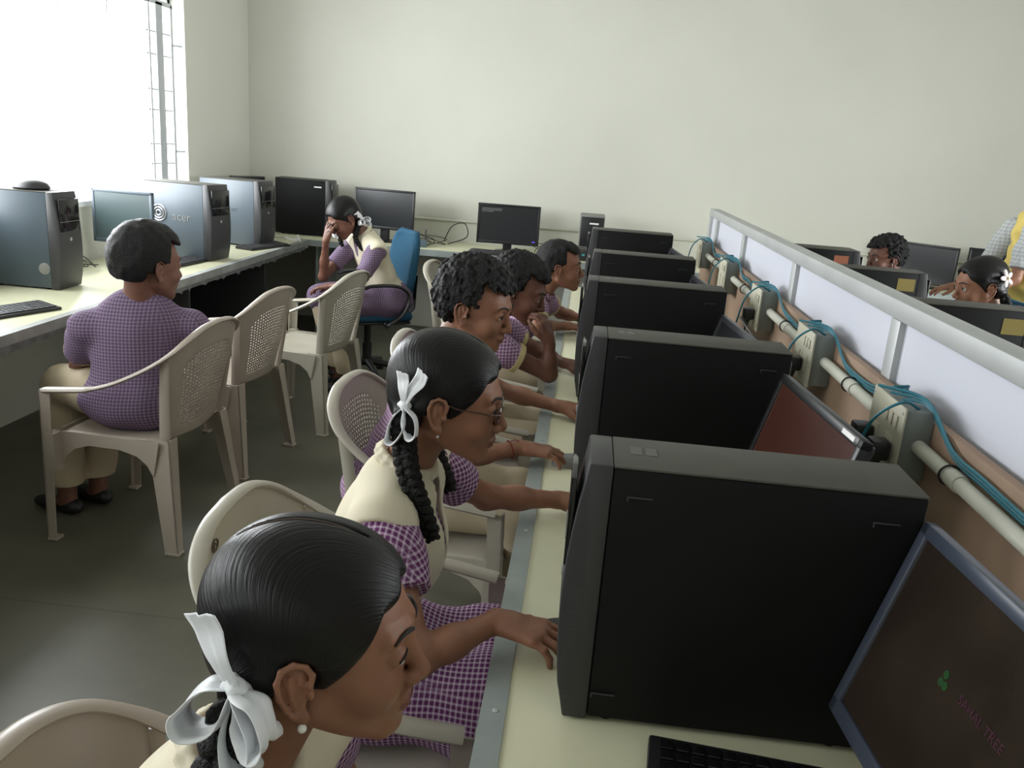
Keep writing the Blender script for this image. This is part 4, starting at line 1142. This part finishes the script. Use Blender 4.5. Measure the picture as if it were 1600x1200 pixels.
def person(label, J, kind, skin='a', h=.004, hc=.005, hair=None, extra=None, check=G_mid, group=None, sc=1.0, eye_detail=True):
    """J: joints in room coordinates. kind: 'girl' (cream waistcoat over check shirt, check skirt), 'boy', 'kameez'"""
    H = Head(*J['head'], sc=J.get('hs', 1.0))
    pel = V3(*J['pelvis']); nb = V3(*J['neck'])
    org = V3(pel[0], pel[1], 0)
    e = thing('person', label, 'person', tuple(org), 0, group)
    sh = [V3(*p) for p in J['sh']]; el = [V3(*p) for p in J['el']]; wr = [V3(*p) for p in J['wr']]      # right, left
    lat = nrm(sh[0] - sh[1]); spine = nrm(nb - pel); fwd = nrm(np.cross(spine, lat)); fwd = fwd if J.get('ff', 1) > 0 else -fwd
    lat = nrm(np.cross(fwd, spine)); TM = np.array([lat, fwd, spine])
    ln = np.linalg.norm(nb - pel); ch = pel + spine * ln * .66; wa = pel + spine * ln * .32
    hip = [pel + lat * .075 * q * sc for q in (1, -1)]
    if np.dot(lat, sh[0] - sh[1]) < 0: hip = hip[::-1]
    kn = [V3(*p) for p in J['kn']]; an = [V3(*p) for p in J['an']]
    # ---- skin
    F = Field()
    F.ell(ch, (.118 * sc, .075 * sc, .15 * sc), TM, .03)
    F.cone(nb - spine * .03, H.P(0, -.022, -.045), .047 * sc, .044 * sc, .025)
    for q in (0, 1):
        F.cone(nb - spine * .035, sh[q], .04 * sc, .036 * sc, .03)
        arm_field(F, sh[q], el[q], wr[q], sc)
    head_field(F, H)
    for q in (0, 1):
        if J.get('hand') and J['hand'][q]:
            hd = J['hand'][q]; hand_field(F, wr[q], hd[0], hd[1], hd[2], **hd[3])
    def fm(C):
        L = H.loc(C)
        lp = (np.abs(L[:, 0]) < .021) & (L[:, 1] > .086) & (L[:, 2] > -.0765) & (L[:, 2] < -.0565) & ((L[:, 0] / .022) ** 2 + ((L[:, 2] + .066) / .0115) ** 2 < 1)
        return lp.astype(int)
    body = field_obj('body', F, h, [SK[skin], LIP[skin]], e, org, facemat=fm)
    if eye_detail: eyes(H, e, org)
    Lb = H.loc(np.array([v.co for v in body.data.vertices]) + org); brows(H, e, org, Lb[np.abs(Lb[:, 0]) < .06])
    # ---- upper clothing
    r_ = sc
    def torso(g, gr):
        if kind == 'boy': g.ell(pel - spine * .02, (.165 * r_, .128 * r_, .085 * r_), TM, .05)
        g.ell(ch, (.132 * r_ + gr, .088 * r_ + gr, .155 * r_), TM, .03)
        if kind == 'girl': g.ell(ch + fwd * .035 - spine * .02, (.115 * r_ + gr, .085 * r_ + gr, .11 * r_), TM, .04)
        g.ell(wa, (.125 * r_ + gr, .090 * r_ + gr, .13 * r_), TM, .05)
        g.ell(pel + spine * .02, (.145 * r_ + gr, .11 * r_ + gr, .10 * r_), TM, .05)
        for q in (0, 1): g.cone(nb - spine * .045, sh[q] - spine * .005, .042 * r_ + gr, .040 * r_ + gr, .04)
    g = Field(); torso(g, .004)
    sl = J.get('sleeve', .62)
    cuffs = []
    for q in (0, 1):
        c_ = sh[q] + (el[q] - sh[q]) * sl; d_ = nrm(el[q] - sh[q])
        puff = .005 if kind != 'boy' else 0
        g.cone(sh[q], sh[q] + (el[q] - sh[q]) * sl * .5, .050 * r_ + puff, .052 * r_ + puff, .03)
        g.cone(sh[q] + (el[q] - sh[q]) * sl * .45, c_ + d_ * .03, .052 * r_ + puff * .6, .052 * r_, .02)
        g.cone(c_ + d_ * .001, c_ + d_ * .09, .075, .075, .0015, True) if False else None
        cuffs.append((c_, d_))
    g.noise(.0035, 38, 5)
    for q in (0, 1):     # open the sleeve end
        c_, d_ = cuffs[q]
        a_, b_ = c_ + d_ * .064, c_ + d_ * .10
        g.ops.append((lambda X, Y, Z, c_=c_, d_=d_: np.maximum(-((X - c_[0]) * d_[0] + (Y - c_[1]) * d_[1] + (Z - c_[2]) * d_[2]),
                      np.sqrt((X - c_[0] - d_[0] * .03) ** 2 + (Y - c_[1] - d_[1] * .03) ** 2 + (Z - c_[2] - d_[2] * .03) ** 2) - .085), c_ - .09, c_ + .12, .002, True))
    g.ops.append((lambda X, Y, Z: np.sqrt((X - nb[0]) ** 2 + (Y - nb[1]) ** 2 + (Z - nb[2]) ** 2) - .047 * sc, nb - .06, nb + .06, .01, True))
    shirt = field_obj('shirt', g, hc, check, e, org)
    if kind == 'boy':
        for q in (0, 1): ring_cuff(e, org, sh[q], cuffs[q][0] + cuffs[q][1] * .003, .049 * r_, .020, M_cuff)
    # collar
    cf = Field(); U_ = nrm(H.P(0, -.022, -.045) - nb + spine * .05)
    u_ = nrm(np.cross(U_, lat)); v_ = np.cross(U_, u_)
    rc = .053 * sc
    pts = [nb + U_ * .014 + (u_ * math.cos(a) + v_ * math.sin(a)) * rc for a in np.linspace(0, 2 * PI, 19)]
    for a, b in zip(pts, pts[1:]): cf.cone(a, b, .0065, .0065, .004); cf.cone(a - U_ * .012 + nrm(a - nb) * .006, b - U_ * .012 + nrm(b - nb) * .006, .006, .006, .006)
    field_obj('collar', cf, min(hc, .0035), check if kind == 'boy' else M_vest, e, org)
    # ---- lower clothing
    lower = {'boy': M_khaki, 'girl': None, 'kameez': M_khaki}[kind]
    if J.get('legs', True):
        F = Field()
        F.ell(pel - spine * .02, (.14 * r_, .11 * r_, .09 * r_), TM, .03)
        for q in (0, 1):
            F.cone(hip[q], kn[q], .083 * r_, .064 * r_, .04); F.cone(kn[q], an[q], .062 * r_, .052 * r_, .03)
        F.noise(.004, 40, 8)
        for q in (0, 1):
            F.cut(plane_cut(an[q] + V3(0, 0, .0), (0, 0, -1)), .004) if q == 0 else None
        field_obj('trousers' if kind != 'girl' else 'leggings', F, hc * 1.2, M_khaki if kind != 'girl' else M_vest, e, org)
        for q in (0, 1):
            tdir = nrm(V3(*J['toe'][q])) if 'toe' in J else nrm(V3(fwd[0], fwd[1], 0))
            A = V3(an[q][0], an[q][1], .045); side = np.cross([0, 0, 1], tdir)
            G = Field(); G.cone(an[q] + V3(0, 0, .03), A + V3(0, 0, .02), .036, .036, .01); G.ell(A + tdir * .01, (.05, .034, .03), np.array([tdir, side, [0, 0, 1]]), .01)
            field_obj('sock', G, .005, M_vest if J.get('sock') else SK[skin], e, org)
            G = Field(); G.ell(A - V3(0, 0, .012) - tdir * .015, (.052, .037, .034), np.array([tdir, side, [0, 0, 1]]), .02)
            G.ell(A - V3(0, 0, .014) + tdir * .085, (.082, .041, .028), np.array([tdir, side, [0, 0, 1]]), .03)
            G.cut(lambda X, Y, Z: .004 - Z, .003)
            field_obj('shoe', G, .005, M_shoe, e, org)
    if kind in ('girl', 'kameez'):
        g = Field()
        g.ell(pel, (.165 * r_, .135 * r_, .10 * r_), TM, .05)
        for q in (0, 1):
            g.cone(hip[q], kn[q] * .98 + hip[q] * .02, .100 * r_, .085 * r_, .09)
            if kind == 'girl': g.cone(kn[q], kn[q] * .5 + an[q] * .5, .085 * r_, .10 * r_, .08)
        g.noise(.006, 45, 12)
        field_obj('skirt' if kind == 'girl' else 'kameez_skirt', g, hc * 1.2, check, e, org)
    if kind in ('girl', 'kameez') and J.get('vest', True):
        # waistcoat: sleeveless, over the shirt, sides cut away around the arm holes, open at the neck
        g = Field(); torso(g, .013)
        g.ell(pel + spine * .03, (.155 * r_, .125 * r_, .11 * r_), TM, .04)
        for q in (0, 1): g.cone(nb - spine * .05, sh[q] + nrm(sh[q] - nb) * .012, .055 * r_, .060 * r_, .03)
        g.noise(.003, 30, 6)
        for q in (0, 1):
            od = nrm(nrm(sh[q] - nb) + nrm(el[q] - sh[q]) * .35); c_ = sh[q] + od * .078 - spine * .012
            g.ell(c_, (.062, .085, .095), np.array([od, nrm(np.cross(spine, od)), np.cross(od, nrm(np.cross(spine, od)))]), .006, True)
        nf = nb + fwd * .06 + spine * .01
        g.ops.append((lambda X, Y, Z: np.sqrt((X - nb[0]) ** 2 + (Y - nb[1]) ** 2 + (Z - nb[2]) ** 2) - .052 * sc, nb - .07, nb + .07, .01, True))
        g.cone(nb + spine * .03, ch + fwd * .13 * sc, .045, .006, .006, True)
        ves = field_obj('waistcoat', g, hc, M_vest, e, org)
    if hair: hair(H, e, org)
    if extra: extra(H, e, org, dict(nb=nb, sh=sh, el=el, wr=wr, fwd=fwd, spine=spine, ch=ch))
    print('person', label[:30], len(body.data.polygons))
    return e
# ------------------------------------------------------------------ the people
def stud(H, e, org, sx=-1):
    for s_ in (-1, 1): MB().ell(H.P(s_ * .0825, .003, -.051) - org, (.0042,) * 3, 14).build('earring', M_pearl, e)

# nearest girl: white bow, plait, pearl stud
def x1(H, e, org, j):
    stud(H, e, org)
    for sx, k in ((1, 0), (-1, 0)):
        t_ = H.P(sx * .068, -.050, -.040)
        braid(e, org, [t_ + V3(0, 0, .01), t_ + H.D(sx * .012, -.012, -.035), t_ + H.D(sx * .016, -.022, -.09), t_ + H.D(sx * .012, -.030, -.20)], .024, 6)
        bow(e, org, H.P(sx * .086, -.058, -.010), H.D(sx * 1, -.35, .1), H.D(0, -.25, 1), 1.05, 0)
person('nearest girl in profile with a large white bow and a pearl earring',
       dict(head=((-.213, .678, 1.128), 8, -3, 0), hs=.925, neck=(-.285, .665, .985), pelvis=(-.46, .80, .53),
            sh=[(-.30, .53, .935), (-.27, .81, .935)], el=[(-.26, .44, .74), (-.27, .93, .74)], wr=[(-.15, .58, .64), (-.17, .80, .62)],
            hand=[((1, .1, 0), (0, 0, 1), 1, dict(curl=.5)), ((1, -.1, 0), (0, 0, 1), -1, dict(curl=.5))],
            sleeve=.5, kn=[(-.08, .72, .52), (-.08, .90, .52)], an=[(-.05, .72, .10), (-.05, .90, .10)], legs=False),
       'girl', 'a', .0019, .004, hair=lambda H, e, o: girl_hair(H, e, o, .0016), extra=x1, check=G_big)

# girl with glasses
def glasses(H, e, org):
    b = MB()
    for sx in (-1, 1):
        lens = [H.P(sx * (.031 + .021 * math.cos(a) * (1 + .06 * abs(math.cos(a)))), .099 - .004 * abs(math.cos(a)) * (1 if math.cos(a) > 0 else 0), -.002 + .0145 * math.sin(a)) - org for a in np.linspace(0, 2 * PI, 28, endpoint=False)]
        b.tube(lens, .0011 * 1.2, 8, closed=True)
        b.tube([H.P(sx * .052, .101, .004) - org, H.P(sx * .066, .088, .005) - org, H.P(sx * .0755, .03, .004) - org, H.P(sx * .0785, .0, .009) - org, H.P(sx * .079, -.018, -.006) - org], .0014, 8)
    b.tube([H.P(-.010, .100, .0) - org, H.P(0, .105, .003) - org, H.P(.010, .100, .0) - org], .0013, 8)
    g = b.build('glasses', mat('brown_frame', (.06, .03, .02), .3), e)
    for sx in (-1, 1):
        mb = MB(); pts = [H.P(sx * (.031 + .0205 * math.cos(a)), .099, -.002 + .014 * math.sin(a)) - org for a in np.linspace(0, 2 * PI, 28, endpoint=False)]
        q = H.D(0, .0012, 0); mb.add(pts + [p + q for p in pts], [tuple(range(28)), tuple(range(28, 56))[::-1]] + [(i, (i + 1) % 28, 28 + (i + 1) % 28, 28 + i) for i in range(28)])
        mb.build('lens', M_glass, g)
def x2(H, e, org, j):
    glasses(H, e, org)
    for s_ in (-1, 1): MB().ell(H.P(s_ * .0825, .003, -.051) - org, (.0032,) * 3, 12).build('earring', M_silver, e)
    for sx in (1, -1):
        t_ = H.P(sx * .068, -.058, -.020)
        braid(e, org, [t_ + V3(0, 0, .01), t_ + V3(-.004, sx * -.010, -.05), t_ + V3(.012, sx * -.030, -.11), t_ + V3(.040, -.040 * sx, -.17), t_ + V3(.062, -.042 * sx, -.222)], .0215, 10)
        bow(e, org, H.P(sx * .083, -.064, -.008), H.D(sx * 1, -.30, 0), H.D(0, -.12, 1), .95, 1)
person('girl with glasses, white bow and plait, cream waistcoat over a purple check shirt',
       dict(head=((-.218, 1.452, 1.132), 2, -9, 0), hs=1.0, neck=(-.292, 1.462, .992), pelvis=(-.42, 1.49, .53),
            sh=[(-.30, 1.318, .932), (-.285, 1.605, .932)], el=[(-.205, 1.16, .775), (-.165, 1.765, .805)], wr=[(-.085, 1.262, .800), (.0, 1.835, .785)],
            hand=[((.97, -.17, -.08), (0, -.1, 1), 1, dict(curl=.62, spread=.12)), ((1, .02, -.04), (0, 0, 1), -1, dict(curl=.5))],
            kn=[(-.07, 1.41, .52), (-.07, 1.58, .52)], an=[(-.03, 1.41, .10), (-.03, 1.58, .10)], sleeve=.55),
       'girl', 'a', .0024, .004, hair=lambda H, e, o: girl_hair(H, e, o, .0024), extra=x2, check=G_big)

# boy with thick curly hair and a red thread round the wrist
def x3(H, e, org, j):
    w_ = j['wr'][0]; d = nrm(w_ - j['el'][0]); u = nrm(np.cross(d, [0, 0, 1])); v = np.cross(d, u); c = w_ - d * .03
    mb = MB(); mb.tube([c + (u * math.cos(a) + v * math.sin(a)) * .0245 + d * .003 * math.sin(a) - org for a in np.linspace(0, 2 * PI, 26, endpoint=False)], .0018, 8, closed=True)
    mb.tube([c + v * -.024 + u * .0 - org, c + v * -.028 + d * .012 + u * .006 - org, c - v * .024 + d * .022 + u * .010 - org], .0014, 6)
    mb.build('wrist_thread', mat('red_thread', (.16, .015, .012), .8), e)
person('boy with thick curly dark hair and a red thread on his wrist, purple check shirt',
       dict(head=((-.282, 2.30, 1.142), -14, -12, 0), hs=1.04, neck=(-.375, 2.335, .995), pelvis=(-.545, 2.41, .53),
            sh=[(-.385, 2.18, .938), (-.36, 2.50, .938)], el=[(-.29, 2.05, .775), (-.24, 2.66, .80)], wr=[(-.115, 2.135, .795), (-.03, 2.58, .785)],
            hand=[((1, .12, -.08), (0, 0, 1), 1, dict(curl=.55, spread=.12)), ((1, 0, 0), (0, 0, 1), -1, dict(curl=.5))],
            kn=[(-.12, 2.30, .52), (-.12, 2.50, .52)], an=[(-.08, 2.30, .10), (-.08, 2.50, .10)], sleeve=.5),
       'boy', 'a', .0028, .005, hair=lambda H, e, o: boy_hair(H, e, o, .0028, M_hairC, .022, .0026, low=-.058), extra=x3, check=G_mid)

# boy resting his chin on his hand
person('boy leaning his mouth on his hand, elbow propped on the desk edge',
       dict(head=((-.215, 3.0, 1.085), -8, -20, 0), hs=1.02, neck=(-.31, 2.99, .965), pelvis=(-.50, 3.08, .53),
            sh=[(-.305, 2.86, .905), (-.30, 3.14, .905)], el=[(-.078, 2.93, .795), (-.13, 3.27, .79)], wr=[(-.085, 2.93, .905), (-.03, 3.15, .785)],
            hand=[((-.30, .10, 1), (.9, -.5, .2), 1, dict(curl=1.0, spread=.03)), ((1, -.2, 0), (0, 0, 1), -1, dict(curl=.5))],
            kn=[(-.10, 2.96, .53), (-.10, 3.15, .53)], an=[(-.05, 2.96, .10), (-.05, 3.15, .10)], sleeve=.50),
       'boy', 'b', .0042, .006, hair=lambda H, e, o: boy_hair(H, e, o, .004, M_hairC, .016, .002), check=G_mid)
# farthest boy at the central desk
person('farthest boy at the central desk, in profile with short dark hair',
       dict(head=((-.098, 3.90, 1.055), 2, 0, 0), hs=1.0, neck=(-.165, 3.91, .925), pelvis=(-.42, 3.99, .53),
            sh=[(-.185, 3.78, .875), (-.18, 4.04, .875)], el=[(-.17, 3.72, .80), (-.08, 4.15, .79)], wr=[(-.055, 3.86, .785), (.02, 4.08, .785)],
            hand=[((1, .1, 0), (0, 0, 1), 1, dict(curl=.4)), ((1, -.1, 0), (0, 0, 1), -1, dict(curl=.4))],
            kn=[(-.06, 3.88, .53), (-.06, 4.07, .53)], an=[(-.02, 3.88, .10), (-.02, 4.07, .10)], sleeve=.55),
       'boy', 'c', .0045, .006, hair=lambda H, e, o: boy_hair(H, e, o, .004, M_hairF, .008), check=G_mid)

# boy at the window desk seen from behind
person('boy in a purple check shirt seen from behind, seated at the window desk',
       dict(head=((-1.595, 2.98, 1.058), 58, -6, 0), hs=1.2, neck=(-1.63, 2.975, .90), pelvis=(-1.66, 2.98, .54),
            sh=[(-1.465, 3.06, .815), (-1.80, 2.90, .815)], el=[(-1.475, 3.16, .62), (-1.93, 3.05, .62)], wr=[(-1.68, 3.30, .66), (-2.00, 3.22, .72)],
            hand=[((-.9, .3, 0), (0, 0, 1), 1, dict(curl=.4)), ((-.6, .6, 0), (0, 0, 1), -1, dict(curl=.4))],
            kn=[(-1.92, 3.26, .52), (-2.02, 3.08, .52)], an=[(-1.93, 3.12, .13), (-1.99, 3.0, .13)], toe=[(-.9, .3, 0), (-.95, .2, 0)], sleeve=.62, ff=1, sock=False),
       'boy', 'b', .0045, .006, hair=lambda H, e, o: boy_hair(H, e, o, .004, M_hairF, .020, low=-.052), check=G_fine, sc=1.24)

# girl covering her face with a hand
def x7(H, e, org, j):
    for sx in (1, -1):
        t_ = H.P(sx * .062, -.06, -.045)
        braid(e, org, [t_, t_ + V3(-.03 if sx > 0 else -.01, 0, -.05), t_ + V3(-.07 if sx > 0 else -.02, -.02, -.12), t_ + V3(-.05 if sx > 0 else .03, -.03, -.19)], .017, 6)
        bow(e, org, H.P(sx * .074, -.066, -.05) if sx < 0 else t_ + V3(-.085, -.05, -.10), H.D(sx * 1, -.2, 0), H.D(0, 0, 1), .85, 0)
person('girl on a blue swivel chair bending forward and covering her face with her hand',
       dict(head=((-1.475, 5.14, 1.075), 218, -38, 0), hs=1.02, neck=(-1.375, 5.22, .98), pelvis=(-1.22, 5.30, .56),
            sh=[(-1.46, 5.32, .90), (-1.25, 5.08, .90)], el=[(-1.60, 5.13, .70), (-1.34, 4.96, .69)], wr=[(-1.565, 5.06, .93), (-1.52, 5.02, .66)],
            hand=[((.25, .05, 1), (-.6, -.8, 0), 1, dict(curl=.35, spread=.12)), ((-1, .1, -.2), (0, 0, 1), -1, dict(curl=.5))],
            kn=[(-1.64, 5.18, .56), (-1.50, 4.98, .56)], an=[(-1.52, 5.16, .12), (-1.41, 5.0, .12)], toe=[(-1, -.4, 0), (-1, -.5, 0)], sleeve=.66),
       'kameez', 'b', .0045, .006, hair=lambda H, e, o: girl_hair(H, e, o, .004), extra=x7, check=G_fine, eye_detail=True)

# boy across the partition
person('boy with dark tousled hair behind the partition at the far right',
       dict(head=((1.52, 4.40, 1.172), 198, -8, 0), hs=.90, neck=(1.60, 4.41, 1.045), pelvis=(1.88, 4.43, .55),
            sh=[(1.62, 4.57, .985), (1.63, 4.26, .985)], el=[(1.62, 4.62, .81), (1.60, 4.26, .80)], wr=[(1.48, 4.50, .79), (1.47, 4.33, .79)],
            hand=[((-1, -.1, 0), (0, 0, 1), 1, dict(curl=.4)), ((-1, .1, 0), (0, 0, 1), -1, dict(curl=.4))],
            kn=[(1.62, 4.52, .53), (1.62, 4.34, .53)], an=[(1.60, 4.52, .10), (1.60, 4.34, .10)]),
       'boy', 'b', .0045, .006, hair=lambda H, e, o: boy_hair(H, e, o, .004, M_hairC, .017, .0035, top=.010),
       extra=lambda H, e, o, j: MB().ell(H.P(.01, .088, -.075) - o, (.034, .034, .036), 16).build('face_mask', mat('turquoise_cloth', (.05, .35, .42), .7), e), check=G_mid)

# girl with a white flower in her plait
def x9(H, e, org, j):
    for sx in (1, -1):
        t_ = H.P(sx * .066, -.06, -.03)
        braid(e, org, [t_, t_ + V3(.03, -.01, -.07), t_ + V3(.05, -.02, -.16), t_ + V3(.05, -.02, -.28)], .017, 7)
    c = H.P(-.072, -.060, .030); o_ = nrm(H.D(-1, -.5, .2)); u = nrm(np.cross(o_, [0, 0, 1])); v = np.cross(o_, u)
    for k in range(5):
        a = 2 * PI * k / 5; g = Field(); d = u * math.cos(a) + v * math.sin(a)
        g.ell(c + d * .020 + o_ * .012, (.018, .010, .004), np.array([d, np.cross(o_, d), o_]), .002)
        field_obj('flower_petal', g, .0025, mat('flower_white', (.75, .68, .68), .7), e, org)
    MB().ell(c + o_ * .014 - org, (.007,) * 3, 10).build('flower_centre', M_cuff, e)
person('girl looking down with a white flower in her plait, behind the partition',
       dict(head=((1.575, 3.46, 1.182), 186, -12, 0), hs=.93, neck=(1.655, 3.46, 1.055), pelvis=(1.92, 3.46, .55),
            sh=[(1.67, 3.61, .99), (1.68, 3.31, .99)], el=[(1.66, 3.66, .81), (1.66, 3.28, .80)], wr=[(1.50, 3.54, .79), (1.50, 3.38, .79)],
            hand=[((-1, -.1, 0), (0, 0, 1), 1, dict(curl=.4)), ((-1, .1, 0), (0, 0, 1), -1, dict(curl=.4))],
            kn=[(1.62, 3.55, .53), (1.62, 3.37, .53)], an=[(1.60, 3.55, .10), (1.60, 3.37, .10)]),
       'girl', 'c', .0045, .006, hair=lambda H, e, o: girl_hair(H, e, o, .004), extra=x9, check=G_big)

# standing grown-up in yellow, head beyond the frame
M_yellow = mat('yellow_cloth', (.72, .56, .16), .8, var=.12, vscale=14)
M_pale = gingham('pale_print', (.40, .43, .44), (.62, .64, .64), .02, .4)
def x10(H, e, org, j):
    g = Field(); nb = j['nb']; ch = j['ch']
    g.cone(nb + V3(-.10, -.08, -.02), ch + V3(-.10, -.12, -.12), .075, .10, .05); g.cone(nb + V3(.12, -.02, -.02), ch + V3(.05, -.12, -.2), .075, .11, .05)
    g.ell(ch + V3(-.07, -.13, -.10), (.15, .13, .22), None, .05); g.cone(ch + V3(-.06, -.12, -.15), ch + V3(.0, -.10, -.55), .10, .13, .06); g.noise(.008, 50, 4)
    field_obj('dupatta', g, .008, M_yellow, e, org)
person('standing person in a yellow drape and pale sleeve, cut off by the right edge',
       dict(head=((2.40, 4.78, 1.56), 200, -20, 0), hs=1.04, neck=(2.44, 4.80, 1.40), pelvis=(2.50, 4.82, .95),
            sh=[(2.37, 4.97, 1.34), (2.32, 4.64, 1.34)], el=[(2.27, 5.0, 1.10), (2.25, 4.58, 1.10)], wr=[(2.10, 4.90, 1.0), (2.10, 4.55, 1.0)],
            hand=[((-1, -.1, -.2), (0, 0, 1), 1, dict(curl=.4)), ((-1, .1, -.2), (0, 0, 1), -1, dict(curl=.4))],
            kn=[(2.52, 4.90, .50), (2.52, 4.72, .50)], an=[(2.56, 4.90, .12), (2.56, 4.72, .12)], toe=[(-1, 0, 0), (-1, 0, 0)], sleeve=.8, vest=False),
       'kameez', 'c', .006, .008, hair=lambda H, e, o: girl_hair(H, e, o, .005), extra=x10, check=M_pale)
